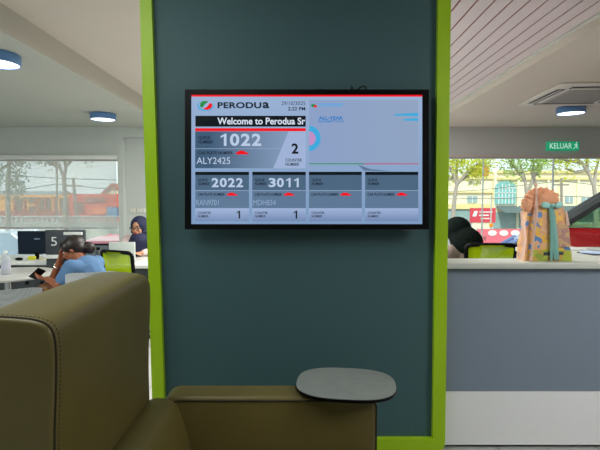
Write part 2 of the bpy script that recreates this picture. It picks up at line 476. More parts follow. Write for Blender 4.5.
def T(name, body, m, x0, x1, y0, y1, off=0.0, sp=1.0):
    lay[0] += 1
    bm = text_mesh(body, tx(x1) - tx(x0), tz(y0) - tz(y1), off, sp)
    bm.transform(Matrix.Translation((tx(x0), -.0012 - .00001 * lay[0], tz(y1)))); return obj(name, bm, m, scr, 0, False)
def ell(cx, cy, rx_, ry, n=24, a0=0, a1=2 * PI): return [(cx + rx_ * math.cos(a0 + (a1 - a0) * k / n), cy - ry * math.sin(a0 + (a1 - a0) * k / n)) for k in range(n)]
def NUM(name, body, m, x0, x1, y0, y1, off=.03):
    """figures set at an even pitch, each 1 drawn with a flag"""
    lay[0] += 1; bm = bmesh.new(); n = len(body); pit = (tx(x1) - tx(x0)) / (n - .14); H = tz(y0) - tz(y1); wd = pit * .86
    for k, c_ in enumerate(body):
        if c_ == '1':
            u0 = wd * .18; b = bmesh.new(); st = wd * .28; q = wd * .62
            b.faces.new([b.verts.new((u0 + a * 1.0, 0, h * H)) for a, h in ((q - st, 0), (q, 0), (q, 1), (q - st * .5, 1), (0, .80), (0, .64), (q - st, .78))])
        else:
            b = text_mesh(c_, wd, H, off)
        merge(bm, b, Matrix.Translation((tx(x0) + pit * k, -.0012 - .00001 * lay[0], tz(y1))))
    return obj(name, bm, m, scr, 0, False)
e_red = emat('display red', '#f0101c'); e_dark = emat('display ink', '#141d2b'); e_black = emat('display black', '#0a1319')
e_pale = emat('display pale text', '#b9cbe4'); e_white = emat('display white text', '#d5e0f0'); e_card = egrad('display card', '#3f5a76', '#8299b8', 'X', tx(210), tx(285))
e_light = emat('display light panel', '#9fb2d6'); e_line = emat('display rule', '#8ea5c4'); e_blue = emat('display blue', '#2079c0'); e_cyan = emat('display cyan', '#3fa9dc')
e_green = emat('display green', '#1d8a45'); e_promo = egrad('display promotion', '#8b9fc6', '#8fa3c0', 'X', tx(309), tx(418)); e_pink = emat('display pink', '#c08fc4')
e_ltc = egrad('display counter strip', '#7288b0', '#9db1d6', 'Z', tz(221), tz(209)); e_mid = emat('display mid card', '#5d7794'); e_up = emat('display upper card', '#4c6680')
ER('red_strip', e_red, SX0, SX1, 94.9, 96.7)
# emblem
E('emblem_blue', e_cyan, ell(205.6, 105.8, 8.2, 5.3)); E('emblem_inner', e_light, ell(205.8, 105.0, 7.0, 4.5))
E('emblem_green', e_green, [(199.9, 105.6), (200.4, 102.8), (203, 101), (206.5, 100.9), (208.6, 102), (206.4, 103), (204.6, 104.6), (202.6, 107.6), (200.8, 107.4)])
E('emblem_red', e_red, [(211.8, 103.6), (212.4, 106), (210.8, 108.6), (207.4, 110), (204.2, 109.4), (203.2, 108.2), (206, 107.6), (208.2, 105.4), (209.6, 103)])
T('brand_lettering', 'PERODU', e_dark, 217.6, 261.4, 102.2, 108.4, .035, 1.05); T('brand_lettering', 'a', e_dark, 262.6, 269.2, 102.2, 108.4, .03)
T('date_text', '29/10/2025', e_dark, 281.4, 305.3, 101.4, 105.2)
T('time_text', '2:22 PM', e_dark, 288, 305.3, 107, 110.6, .02)
ER('banner', e_black, 195.4, 305.7, 115.8, 126.6)
T('banner_text', 'Welcome to Perodua Sr', e_white, 217.4, 305.2, 117.6, 124.6, .022)
ER('red_rule', e_red, 195.2, 305.7, 128.2, 131.2)
ER('main_card', e_card, 195.2, 305.7, 131.4, 168.2)
E('main_card_light', e_light, [(273.2, 168.2), (305.7, 168.2), (305.7, 131.4), (288.6, 131.4)])
ER('card_rule', e_line, 195.2, 280.6, 148.4, 149)
T('queue_caption', 'QUEUE\nNUMBER', e_dark, 198.4, 213, 136, 143.6, .02)
NUM('queue_number', '1022', e_pale, 219, 261.2, 133.6, 146)
T('plate_caption', 'CAR PLATE NUMBER', e_dark, 198.3, 233, 151.4, 154.4, .02)
CAR = [(0, .9), (.03, .5), (.2, .38), (.36, .06), (.7, .0), (.84, .3), (.97, .4), (1, .9)]
def icon(x0, x1, y0, y1): E('car_icon', e_red, [(x0 + (x1 - x0) * (1 - u), y0 + (y1 - y0) * v) for u, v in CAR])
icon(236, 248.4, 150.6, 154.8)
T('plate_number', 'ALY2425', e_pale, 196.6, 230.2, 157.4, 164)
T('counter_number', '2', e_black, 291.6, 298.4, 143.4, 153.8, .03)
T('counter_caption', 'COUNTER\nNUMBER', e_dark, 285.4, 302, 158.6, 165.8, .015)
for k, (a, b, q, pl_, cnt) in enumerate(((195.3, 249, '2022', 'RAN9701', '1'), (252.3, 305.8, '3011', 'MDH834', '1'), (308.9, 361.8, '', '', ''), (365.1, 418.2, '', '', ''))):
    ER('card_bar', e_black, a, b, 171.8, 175)
    ER('card_upper', e_up, a, b, 175, 190.2); ER('card_middle', e_mid, a, b, 190.9, 208.2); ER('card_rule', e_line, a, b, 190.2, 190.9); ER('card_strip', e_ltc, a, b, 208.2, 221.2)
    T('queue_caption', 'QUEUE\nNUMBER', e_dark, a + 2.7, a + 14.4, 178.6, 185.2, .02)
    T('plate_caption', 'CAR PLATE NUMBER', e_dark, a + 2.4, a + 29.6, 193, 195.8, .02)
    icon(a + 31.4, a + 42, 192.6, 196)
    T('counter_caption', 'COUNTER\nNUMBER', e_dark, a + 2.6, a + 15.6, 211.6, 217.4, .015)
    if q:
        NUM('queue_number', q, e_pale, a + 16.4, a + 47.8, 178, 187.2)
        T('plate_number', pl_, e_line, a + .9, a + 23.4, 199.8, 205.4)
        NUM('counter_number', cnt, e_black, a + 40.4, a + 46, 210.6, 218.6)
ER('promotion_panel', e_promo, 309.2, 418.2, 100, 163.8)
E('promotion_emblem_green', e_green, ell(313.4, 105.6, 2.4, 1.6)); E('promotion_emblem_red', e_red, ell(315.4, 106.4, 1.6, 1.3)); 
ER('promotion_bar', emat('display soft cyan', '#6fa5d6'), 318.6, 343, 103.4, 106.4)
T('promotion_text', 'ALL-YEAR', e_blue, 318.6, 343, 116.4, 119.8, .035); T('promotion_text', 'REDEMPTIONS', e_blue, 318.2, 343.6, 120.4, 122.6, .01)
E('promotion_arc', e_cyan, [(309.2 + r * math.cos(t), 138.5 - 1.1 * r * math.sin(t)) for r, ts in ((11.5, [k / 12 * PI - PI / 2 for k in range(13)]), (6.5, [PI / 2 - k / 12 * PI for k in range(13)])) for t in ts])
E('promotion_dot', e_pink, [(309.2 + 6.4 * math.cos(t), 138.5 - 7 * math.sin(t)) for t in [k / 12 * PI - PI / 2 for k in range(13)]])
E('promotion_streak', e_cyan, [(394, 115.6), (418, 116.2), (418, 112.8), (394, 114.2)]); E('promotion_streak', e_cyan, [(403, 120.6), (418, 121), (418, 117.8), (403, 119.4)])
ER('promotion_green_line', e_green, 309.2, 364, 163.4, 164.3); ER('promotion_red_line', emat('display dull red', '#b8506c'), 364, 418.2, 163.4, 164.3)
E('promotion_swoosh', e_mid, [(358, 164.6), (364, 170.6), (392, 171.4), (370, 169)])
# loose cables above the set
def cab(bm, pts): tube(bm, [(tx(a), d, tz(b)) for a, b, d in pts], .0035, 6)
bm = bmesh.new(); cab(bm, [(352.5, 90.5, .02), (351.3, 87, .015), (351.8, 85.2, .012), (353, 87.4, .01), (355, 90.5, .02)]); obj('cable', bm, M['black'], tv)
bm = bmesh.new(); cab(bm, [(357, 91, .02), (359.5, 87.4, .01), (363, 85.6, .008), (366, 86.6, .01), (366.5, 88.8, .015), (369, 89.2, .018), (372, 90.8, .02)]); obj('cable', bm, M['black'], tv)
bm = bmesh.new(); rbox(bm, tx(317), tx(326), .012, .04, tz(90), tz(88.2), .004); obj('plug_cover', bm, M['black'], tv)

# ------------------------------------------------------------------ armchair with writing tablet
ch = thing('armchair', 'high-backed olive leather armchair facing right, oval grey tablet on its arm', 'armchair', (-.3, 1.58, 0))
def cpart(name, bm, m, parent=ch, smooth=45):
    bm.transform(Matrix.Translation((.3, -1.58, 0))); return obj(name, bm, m, parent, smooth)
prof = smooth_closed([(-.95, .26), (-.955, .70), (-.945, 1.1), (-.915, 1.172), (-.84, 1.190), (-.75, 1.186), (-.69, 1.178), (-.660, 1.155), (-.653, 1.1), (-.658, .98), (-.666, .86), (-.668, .72), (-.666, .58), (-.69, .26)], 2)
bm = bmesh.new(); loft(bm, prof, 1.172, 1.998, 'y', .012, .06, 6, 10, .005); back = cpart('backrest', bm, M['leather'])
# seam round the near side panel, with a row of stitches
sp = inset2(prof, -.0005)
bm = bmesh.new(); tube(bm, [(p.x, 1.184, p.y) for p in sp] + [(sp[0].x, 1.184, sp[0].y)], .0032, 6, False); cpart('seam', bm, M['seam'], back)
bm = bmesh.new(); sq = inset2(prof, -.0004)
acc = 0
for a, b in zip(sq, sq[1:]):
    d = b - a; L_ = d.length; k = 0
    if not (b.x > -.93 and b.y > .3): continue
    while acc < L_:
        p = a + d * (acc / L_); e = d.normalized() * .0035
        tube(bm, [(p.x - e.x, 1.206, p.y - e.y), (p.x + e.x, 1.206, p.y + e.y)], .0013, 5); acc += .012
    acc -= L_
cpart('stitching', bm, M['seam'], back)
lum = smooth_closed([(-.72, .50), (-.70, .59), (-.66, .622), (-.60, .622), (-.555, .606), (-.525, .545), (-.495, .43), (-.475, .33), (-.47, .28), (-.72, .28)], 2)
bm = bmesh.new(); loft(bm, lum, 1.2, 1.962, 'y', .03, .012, 4, 8, .004); cpart('lumbar_cushion', bm, M['leather'])
def arm(y0, y1):
    bm = bmesh.new()
    pr = rounded([(-.62, .14), (.346, .14), (.346, .626), (-.62, .626)], [.02, .03, .035, .07], 7)
    loft(bm, pr, y0, y1, 'y', .022, .022, 5, 3)
    return bm
a1 = cpart('armrest', arm(1.955, 2.095), M['leather'])
bm = bmesh.new(); tube(bm, [(-.58, 1.957, .596), (-.54, 1.9535, .608), (.306, 1.9535, .608), (.341, 1.957, .588), (.343, 1.96, .2)], .003, 6); cpart('seam', bm, M['seam'], a1)
a2 = cpart('armrest', arm(1.05, 1.19), M['leather'])
bm = bmesh.new(); loft(bm, rounded([(-.49, .26), (.33, .26), (.34, .33), (.33, .39), (-.49, .38)], .03, 5), 1.195, 1.952, 'y', .03, .03, 5, 8, .006); cpart('seat_cushion', bm, M['leather'])
bm = bmesh.new(); rbox(bm, -.93, .32, 1.06, 2.085, .07, .27, .02); cpart('base', bm, M['leather'])
for fx in (-.86, .24):
    for fy in (1.13, 2.02):
        bm = bmesh.new(); lathe(bm, [(.022, 0), (.025, .01), (.03, .08)], (fx, fy, 0), 16); cpart('foot', bm, M['black'])
# tablet
tz0 = .652
tp = []
for k in range(64):
    t = 2 * PI * k / 64; e = 2 / 2.7
    x_ = math.copysign(abs(math.cos(t)) ** e, math.cos(t)) * .232; y_ = math.copysign(abs(math.sin(t)) ** e, math.sin(t)) * .183
    a = R(-7); tp.append(Vector((.213 + x_ * math.cos(a) - y_ * math.sin(a), 2.052 + x_ * math.sin(a) + y_ * math.cos(a))))
bm = bmesh.new(); loft(bm, tp, tz0 - .016, tz0 - .002, 'z', .003, .003, 3, 2); tb = cpart('writing_tablet', bm, M['black'])
bm = bmesh.new(); loft(bm, inset2(tp, .003), tz0 - .0025, tz0 + .001, 'z', .001, .001, 2, 2); cpart('tablet_surface', bm, M['stone'], tb)
bm = bmesh.new(); rbox(bm, .08, .32, 1.98, 2.07, .624, tz0 - .014, .004); tube(bm, [(.2, 2.02, .5), (.2, 2.02, tz0 - .012)], .02, 16); cpart('tablet_bracket', bm, M['black'])

# ------------------------------------------------------------------ reception counter on the right
YC = 2.645
xc0 = PX(448.2, YC - .04)
ct = thing('reception_counter', 'slate blue reception counter with pale ledge and white lower band right of the pillar', 'counter', (1.9, YC, 0))
def ctp(name, bm, m, parent=ct): return obj(name, local(ct, bm), m, parent)
zk, zl = PZ(391, YC), PZ(263.2, YC - .04)
ctp('front_panel', boxes((xc0, 4.2, YC, YC + .02, zk, zl - .034)), M['slate'])
ctp('lower_band', boxes((xc0, 4.2, YC - .002, YC + .02, .022, zk - .003)), M['kick'])
ctp('plinth', boxes((xc0, 4.2, YC + .03, YC + .12, 0, .03)), M['dark'])
ctp('carcass', boxes((xc0, 4.2, YC + .02, YC + .14, .03, zl - .034)), M['dark'])
bm = bmesh.new(); rbox(bm, xc0, 4.2, YC - .04, YC + .18, zl - .034, zl, .005); rbox(bm, 1.69, 4.2, YC + .17, 3.52, zl - .034, zl - .0005, .005)
ctp('ledge', bm, M['ledge'])
ctp('return_panel', boxes((1.73, 4.2, 3.46, 3.48, 0, zl - .034), (1.73, 1.75, YC + .14, 3.48, 0, zl - .034)), M['dark'])

# gift bag on the ledge
YG = 2.74
gb = thing('gift_bag', 'colourful printed gift bag with orange crepe top and teal ribbon on the counter ledge', 'gift bag', (PX(545, YG), YG, zl))
gb.rotation_euler.z = R(-4)
s_ = YG / F
def gx(px): return (px - 545) * s_
def gz(py): return (261.3 - py) * s_
M['print'] = patch_mat('patterned wrap', ['#e5ac70', '#f6c244', '#ecbb82', '#5c8fca', '#e4ac86', '#ecb478', '#f4c862', '#dca078', '#ecbc94'], 38)
bm = bmesh.new()
for y0, w0, w1 in ((-.05, 24, 20.5), (.05, 24, 20.5)): pass
v = [(gx(522), -.05, 0), (gx(569), -.05, 0), (gx(569), .06, 0), (gx(522), .06, 0)]
t = [(gx(526.5), -.028, gz(205)), (gx(561), -.028, gz(207)), (gx(561), .03, gz(207)), (gx(526.5), .03, gz(205))]
V = [bm.verts.new(q) for q in v] + [bm.verts.new(q) for q in t]
for f in ((0, 1, 2, 3), (0, 1, 5, 4), (1, 2, 6, 5), (2, 3, 7, 6), (3, 0, 4, 7)): bm.faces.new([V[i] for i in f])
bmesh.ops.subdivide_edges(bm, edges=bm.edges[:], cuts=6, use_grid_fill=True)
for q in bm.verts:
    q.co.y += .004 * math.sin(q.co.x * 60 + q.co.z * 30); q.co.x += .003 * math.sin(q.co.z * 50)
bag = obj('bag_body', bm, M['print'], gb, 30)
def gq(name, pts, y, m, par=gb):
    bm = bmesh.new(); vs = [(gx(a), y + .022 * min(1, gz(b) / .34), gz(b)) for a, b in pts]
    f = quad(bm, vs); r_ = bmesh.ops.extrude_face_region(bm, geom=[f])
    for q in r_['geom']:
        if isinstance(q, bmesh.types.BMVert): q.co.y -= .0015
    return obj(name, bm, m, par, 20)
gq('label_band', [(529, 261), (568, 261), (567, 250), (529.5, 250.5)], -.0555, patch_mat('band print', ['#a9b93a', '#b8c24d', '#93a83c', '#c9a84a'], 30), bag)
gq('label_mark', [(541, 255.6), (560, 254.8), (560, 251.6), (541, 252.4)], -.0575, M['dark'], bag)
gq('label_mark', [(545, 260), (556, 260), (556, 257.4), (545, 257.4)], -.0575, mat('dull red print', '#b4553a'), bag)
gq('side_print', [(553, 247), (567, 247), (565, 225), (553.5, 225)], -.0555, patch_mat('side print', ['#b88c80', '#c79f86', '#a57f86', '#cfae7b'], 40), bag)
bm = bmesh.new(); random.seed(3)      # ruffled crepe paper
ball(bm, (gx(540.5), 0, gz(199.5)), (.09, .045, .064), 16); ball(bm, (gx(530), -.012, gz(203)), (.046, .03, .052), 12); ball(bm, (gx(550), -.005, gz(200)), (.045, .03, .05), 12)
for q in bm.verts:
    d = Vector((q.co.x - gx(541), q.co.y, q.co.z - gz(203))); a_ = math.atan2(d.z, d.x)
    q.co += d.normalized() * (.006 * math.sin(17 * a_ + 40 * q.co.y) + random.uniform(-.005, .006))
M['crepe'] = mat('orange crepe paper', '#ffb088', .9, .2, 40, .4, 90)
obj('crepe_top', bm, M['crepe'], gb, 30)
bm = bmesh.new(); ball(bm, (gx(525), -.035, gz(206)), (.035, .015, .04), 8)
for q in bm.verts: q.co += Vector((random.uniform(-1, 1), random.uniform(-1, 1), random.uniform(-1, 1))) * .004
obj('crepe_flap', bm, M['crepe'], gb, 30)
M['ribbon'] = mat('teal satin ribbon', '#a8e4de', .35, .1, 30)
def ribbon(name, pts, w, m):
    bm = bmesh.new(); pr = None
    for i, (a, b, y) in enumerate(pts):
        ww = (w[i] if isinstance(w, list) else w) * s_ / 2
        p = [bm.verts.new((gx(a) - ww, y, gz(b))), bm.verts.new((gx(a), y - .004, gz(b))), bm.verts.new((gx(a) + ww, y, gz(b)))]
        if pr:
            bm.faces.new((pr[0], pr[1], p[1], p[0])); bm.faces.new((pr[1], pr[2], p[2], p[1]))
        pr = p
    r_ = bmesh.ops.solidify(bm, geom=bm.faces[:], thickness=.0012)
    return obj(name, bm, m, gb, 60)
ribbon('ribbon_tail', [(548.5, 207, -.036), (549.5, 222, -.05), (551, 240, -.06), (553, 259.5, -.064)], [5, 6, 6, 5], M['ribbon'])
ribbon('ribbon_tail', [(548, 208, -.04), (548.6, 225, -.053), (548, 244, -.064), (547.5, 260, -.068)], [4, 4, 3, 3], M['ribbon'])
for sx, rx_ in ((542.6, .028), (555, .026)):
    bm = bmesh.new(); ball(bm, (gx(sx), -.043, gz(206)), (rx_, .014, .02), 8, Matrix.Rotation(R(12 if sx < 548 else -15), 4, 'Y')); obj('bow_loop', bm, M['ribbon'], gb)
bm = bmesh.new(); ball(bm, (gx(548.6), -.05, gz(206)), .011, 8); obj('bow_knot', bm, M['ribbon'], gb)
M['cord'] = mat('pale pink ribbon', '#ffe2d4', .6, .1, 20)
ribbon('handle_ribbon', [(534.5, 184, -.02), (533.6, 200, -.045), (532.4, 216, -.058), (530.8, 232, -.064), (529.4, 248, -.066), (528.2, 260.5, -.066)], [1.6, 2.6, 4, 2.6, 2.2, 3.2], M['cord'])
ribbon('handle_ribbon', [(520, 212, -.03), (521.4, 226, -.05), (522.6, 240, -.062), (520.6, 252, -.066), (519, 260.5, -.066)], [2, 4, 3, 4, 5], M['cord'])
ribbon('handle_ribbon', [(563, 212, -.03), (564.4, 226, -.045)], [2, 3.4], M['cord'])

# papers and laptop on the counter return
def sheet(name, label, x, y, w, d, rz, m, z):
    t = tag(mk(name, m, None, lambda bm: rbox(bm, -w / 2, w / 2, -d / 2, d / 2, 0, .006, .001, 1)), label, 'papers'); t.location = (x, y, z); t.rotation_euler.z = rz
sheet('paper_stack', 'white paper sheets lying on the counter return beside the gift bag', 2.04, 3.38, .2, .22, R(10), M['white'], zl)
sheet('folder', 'dark flat folder lying on the counter return near the laptop', 2.06, 3.06, .24, .16, R(4), M['dark'], zl)
lp = thing('laptop', 'open beige laptop on the counter return in front of the red car', 'laptop', (2.27, 3.2, zl), R(-66))
mk('keyboard_base', M['grey_plastic'], lp, lambda bm: rbox(bm, -.16, .16, -.11, .11, 0, .016, .006))
lid = mk('lid', mat('beige metal', '#8d8577', .45, .05), lp, lambda bm: rbox(bm, -.16, .16, .105, .113, .01, .2, .004)); lid.rotation_euler.x = R(-14)
scn = mk('screen', emat('laptop screen', '#41525a'), lid, lambda bm: rbox(bm, -.15, .15, .103, .106, .02, .19, .001))
ph = tag(mk('phone', emat('lit phone', '#b9cbe6'), None, lambda bm: rbox(bm, -.04, .04, -.075, .075, 0, .009, .004)), 'phone with a lit pale blue screen lying before the laptop', 'phone'); ph.location = (2.0, 3.05, zl + .007); ph.rotation_euler.z = R(50)

# ------------------------------------------------------------------ ceiling fittings
def downlight(x, y, label, group='round surface mounted ceiling lights'):
    t = thing('ceiling_light', label, 'ceiling light', (x, y, LOW), 0, group)
    mk('housing', mat('blue grey metal', '#5a86b8', .4, .05), t, lambda bm: lathe(bm, [(.172, -.002), (.178, -.01), (.178, -.082), (.168, -.088), (.166, -.075)], n=40))
    mk('diffuser', mat('lit diffuser', '#ffffff', .5, emit='#f2f7ff', es=2.2), t, lambda bm: lathe(bm, [(.165, -.074), (.165, -.08), (.12, -.0835), (.01, -.085)], n=40))
    mk('screw', M['chrome'], t, lambda bm: ball(bm, (-.1, -.149, -.02), .006, 6))
    return t
def onc(px, py): 
    d = Vector((1, 0, 0)) * ((px - 300) / F) + UP * ((225 - py) / F) + FW; k = (LOW - EYE) / d.z; return d * k
p = onc(103, 113.8); downlight(p.x, p.y, 'round blue grey ceiling light above the desks, the smaller one on the left')
p = onc(571, 107.2); downlight(p.x, p.y, 'round blue grey ceiling light below the air conditioner vent')
p = onc(-3, 54); downlight(p.x, p.y, 'round blue grey ceiling light cut by the left edge of the photo')

ac = thing('ceiling_air_conditioner', 'square white ceiling cassette air conditioner with louvre slots', 'air conditioner', (3.33, 5.38, LOW), R(-3))
aw = mat('white plastic', '#d8d2cc', .4, .02)
def acf(bm):
    rbox(bm, -.53, .53, -.53, .53, -.03, -.001, .012)
mk('panel', aw, ac, acf)
for k in range(4):
    def f(bm, k=k):
        Mx = Matrix.Rotation(k * PI / 2, 4, 'Z'); rbox(bm, -.36, .36, -.47, -.38, -.034, -.029, .004, 2, Mx)
    sl = mk('air_slot', M['dark'], ac, f)
    def g(bm, k=k):
        Mx = Matrix.Rotation(k * PI / 2, 4, 'Z') @ Matrix.Translation((0, -.425, -.036)) @ Matrix.Rotation(R(18), 4, 'X'); rbox(bm, -.35, .35, -.028, .028, -.003, .003, .002, 1, Mx)
    mk('louvre', aw, sl, g)
mk('intake_grille', mat('grey grille', '#a9a5a2', .5, .05), ac, lambda bm: [rbox(bm, -.32, .32, -.32, .32, -.04, -.028, .01)] + [box(bm, -.3, .3, -.3 + .04 * i, -.285 + .04 * i, -.043, -.039) for i in range(16)])

# exit sign
es = thing('exit_sign', 'green illuminated exit sign with white letters hung above the right window', 'sign', (PX(562, YB), YB, PZ(151.5, YB)))
xa, xb_, za, zb = PX(546.2, YB - .06), PX(577.8, YB - .06), PZ(150.8, YB), PZ(142, YB)
bm = bmesh.new(); rbox(bm, xa, xb_, YB - .06, YB - .002, za, zb, .008); obj('sign_box', local(es, bm), mat('green acrylic', '#0aa37a', .3, .05, emit='#06a070', es=.55), es)
ew = mat('sign lettering', '#d8f5ea', .4, .02, emit='#c8f0e0', es=.5)
bm = text_mesh('KELUAR', (xb_ - xa) * .70, (zb - za) * .62, .01); bm.transform(Matrix.Translation((xa + (xb_ - xa) * .06, YB - .0615, za + (zb - za) * .2))); obj('lettering', local(es, bm), ew, es, 0)
bm = bmesh.new(); q0 = xa + (xb_ - xa) * .88; qz = (za + zb) / 2
for a, b, r in (((0, .03), (.005, -.005), .011), ((.005, -.005), (.03, -.03), .008), ((.005, -.005), (-.02, -.02), .008), ((-.02, -.02), (-.035, -.04), .007), ((0, .025), (.03, .01), .007), ((0, .025), (-.028, .012), .007)):
    tube(bm, [(q0 + a[0] * 1.1, YB - .0615, qz + a[1] * 1.3), (q0 + b[0] * 1.1, YB - .0615, qz + b[1] * 1.3)], r * .8, 6)
ball(bm, (q0 + .012, YB - .0615, qz + .055), .011, 6); obj('running_figure', local(es, bm), ew, es)

# ------------------------------------------------------------------ people
def hand(bm, w, d, nrm, curl=.5, s=1.0, side=1):
    """palm and five fingers: w wrist, d direction, nrm palm normal (fingers curl towards it)"""
    w, d, nrm = Vector(w), Vector(d).normalized(), Vector(nrm)
    nrm = (nrm - d * nrm.dot(d)).normalized(); l = nrm.cross(d).normalized() * side
    for k in range(4):
        o = (k - 1.5) * .019 * s
        capsule(bm, w + l * o * .6, w + d * .085 * s + l * o, .013 * s, .011 * s, 8)
        L_ = (.07, .078, .072, .056)[k] * s
        a = w + d * .085 * s + l * o; d1 = (d * math.cos(curl) + nrm * math.sin(curl)).normalized(); b = a + d1 * L_ * .5
        d2 = (d * math.cos(curl * 2.1) + nrm * math.sin(curl * 2.1)).normalized(); c_ = b + d2 * L_ * .5
        capsule(bm, a, b, .0092 * s, .0085 * s, 8); capsule(bm, b, c_, .0085 * s, .007 * s, 8)
    a = w + d * .025 * s - l * .025 * s; b = a + (d * .7 - l * .6 + nrm * .4).normalized() * .045 * s; c_ = b + (d * .9 - l * .1 + nrm * .4).normalized() * .032 * s
    capsule(bm, a, b, .012 * s, .010 * s, 8); capsule(bm, b, c_, .010 * s, .008 * s, 8)

def head(bm, c, f, up, s=1.0):
    """skull, jaw, nose, ears; f = facing, up = crown"""
    f = Vector(f).normalized(); up = Vector(up); up = (up - f * up.dot(f)).normalized(); l = up.cross(f)
    B = Matrix((( f.x, l.x, up.x, 0), (f.y, l.y, up.y, 0), (f.z, l.z, up.z, 0), (0, 0, 0, 1)))
    c = Vector(c); at = lambda a, b, z: c + (f * a + l * b + up * z) * s
    ball(bm, at(-.008, 0, .025), (.094 * s, .074 * s, .09 * s), 12, B)
    ball(bm, at(.022, 0, -.045), (.066 * s, .056 * s, .07 * s), 12, B)
    ball(bm, at(.055, 0, -.085), (.028 * s, .03 * s, .022 * s), 8, B)
    capsule(bm, at(.078, 0, .012), at(.098, 0, -.022), .009 * s, .014 * s, 8)
    ball(bm, at(.078, 0, -.055), (.012 * s, .024 * s, .009 * s), 8, B)
    for q in (-1, 1):
        ball(bm, at(-.005, q * .075, -.01), (.018 * s, .008 * s, .03 * s), 8, B)
        ball(bm, at(.062, q * .034, -.02), (.022 * s, .024 * s, .022 * s), 8, B)
    return B, at

def face_parts(root, at, B, s, lip):
    iris = mat('dark iris', '#120b08', .2); white_ = mat('eye white', '#d8d4ce', .3)
    for q in (-1, 1):
        mk('eye', white_, root, lambda bm: ball(bm, at(.073, q * .031, .012), (.013 * s, .014 * s, .009 * s), 8, B))
        mk('iris', iris, root, lambda bm: ball(bm, at(.083, q * .031, .011), (.005 * s, .007 * s, .007 * s), 8, B))
        mk('eyebrow', M['hair'], root, lambda bm: capsule(bm, at(.086, q * .018, .032), at(.076, q * .05, .032), .004 * s, .003 * s, 6))
    mk('lips', lip, root, lambda bm: ball(bm, at(.088, 0, -.055), (.006 * s, .022 * s, .008 * s), 8, B))

def axes(f):
    f = Vector((f[0], f[1], 0)).normalized(); return f, Vector((-f.y, f.x, 0))

def shift(objs_root, bm): 
    bm.transform(Matrix.Translation(-Vector(objs_root.location))); return bm

# -- woman with the phone
H1 = Vector((-1.795, 4.06, 0)); f1, l1 = axes((-.95, .3)); fc, lc = axes((-.8, .6))
W = lambda a, b, z: H1 + f1 * a + l1 * b + Vector((0, 0, z))
p1 = thing('person', 'woman in blue shirt with a hair bun seated head on hand looking at a phone', 'person', (H1.x, H1.y, 0))
bm = bmesh.new()
capsule(bm, W(0, 0, .56), W(.07, 0, .72), .125, .115); capsule(bm, W(.07, 0, .72), W(.17, 0, .86), .115, .12)
for s in (-1, 1):
    capsule(bm, W(.16, s * .05, .86), W(.2, s * .155, .905), .08, .058)
capsule(bm, W(.2, 0, .9), W(.27, 0, 1.0), .058, .05)
hc = W(.325, 0, 1.035); hf = f1 * .8 + Vector((0, 0, -.5)) + l1 * .5
B1_, at1 = head(bm, hc, hf, Vector((0, 0, 1)) + f1 * .4, .98)
eL, hL = W(.25, .25, .755), W(.50, .13, .775)
capsule(bm, W(.2, .165, .9), eL, .05, .04); capsule(bm, eL, hL, .04, .026); hand(bm, hL, f1 + Vector((0, 0, .1)), Vector((0, 0, 1)) - l1 * .2, .55, 1.0, -1)
eR, hR = W(.56, .0, .765), W(.43, .045, .955)
capsule(bm, W(.22, -.15, .9), eR, .05, .042); capsule(bm, eR, hR, .042, .027); hand(bm, hR, Vector((0, 0, 1)) - f1 * .35, -f1, .5, 1.0, 1)
for s in (-1, 1):
    capsule(bm, W(0, s * .09, .52), W(.43, s * .11, .53), .085, .062); capsule(bm, W(.43, s * .11, .53), W(.40, s * .11, .1), .058, .038)
    capsule(bm, W(.38, s * .11, .05), W(.55, s * .12, .035), .034, .028)
remeshed('body', shift(p1, bm), M['skin_brown'], p1, .007, 5)
bm = bmesh.new()
capsule(bm, W(-.005, 0, .57), W(.065, 0, .72), .142, .132); capsule(bm, W(.065, 0, .72), W(.165, 0, .86), .132, .135)
for s in (-1, 1): capsule(bm, W(.155, s * .05, .86), W(.2, s * .158, .905), .094, .07)
capsule(bm, W(.2, .165, .9), W(.232, .22, .8), .068, .062); capsule(bm, W(.22, -.15, .9), W(.36, -.1, .85), .068, .06)
remeshed('shirt', shift(p1, bm), M['shirt'], p1, .009, 4)
bm = bmesh.new()
capsule(bm, W(0, 0, .53), W(-.01, 0, .6), .145, .13)
for s in (-1, 1):
    capsule(bm, W(0, s * .09, .52), W(.43, s * .11, .53), .098, .074); capsule(bm, W(.43, s * .11, .53), W(.40, s * .11, .14), .07, .055)
remeshed('trousers', shift(p1, bm), M['jeans'], p1, .01, 4)
for s in (-1, 1): mk('shoe', M['black'], p1, lambda bm: [capsule(bm, W(.36, s * .11, .045) - H1, W(.57, s * .12, .04) - H1, .043, .036)])
bm = bmesh.new()
ball(bm, at1(-.03, 0, .035), (.1, .088, .1), 12, B1_); ball(bm, at1(-.05, 0, -.01), (.075, .08, .075), 12, B1_); ball(bm, at1(.05, 0, .085), (.04, .06, .03), 10, B1_)
ball(bm, at1(.02, .06, .04), (.05, .028, .05), 10, B1_); ball(bm, at1(-.135, 0, -.05), (.055, .055, .055), 10, B1_)
for k in range(9):
    a_ = 2 * PI * k / 9; ball(bm, at1(-.135 + .01 * math.cos(3 * a_), .042 * math.cos(a_), -.05 + .042 * math.sin(a_)), .022, 6)
remeshed('hair', shift(p1, bm), M['hair'], p1, .007, 3)
face_parts(p1, lambda a, b, z: at1(a, b, z) - p1.location, B1_, .98, mat('lip brown', '#7a3a30', .5))
bm = bmesh.new()
wq = eR.lerp(hR, .62); dq = (hR - eR).normalized(); u_, w_ = frame_of(dq)
tube(bm, [wq + (u_ * math.cos(t * PI / 8) + w_ * math.sin(t * PI / 8)) * .034 for t in range(17)], .005, 6); obj('bracelet', shift(p1, bm), M['chrome'], p1)

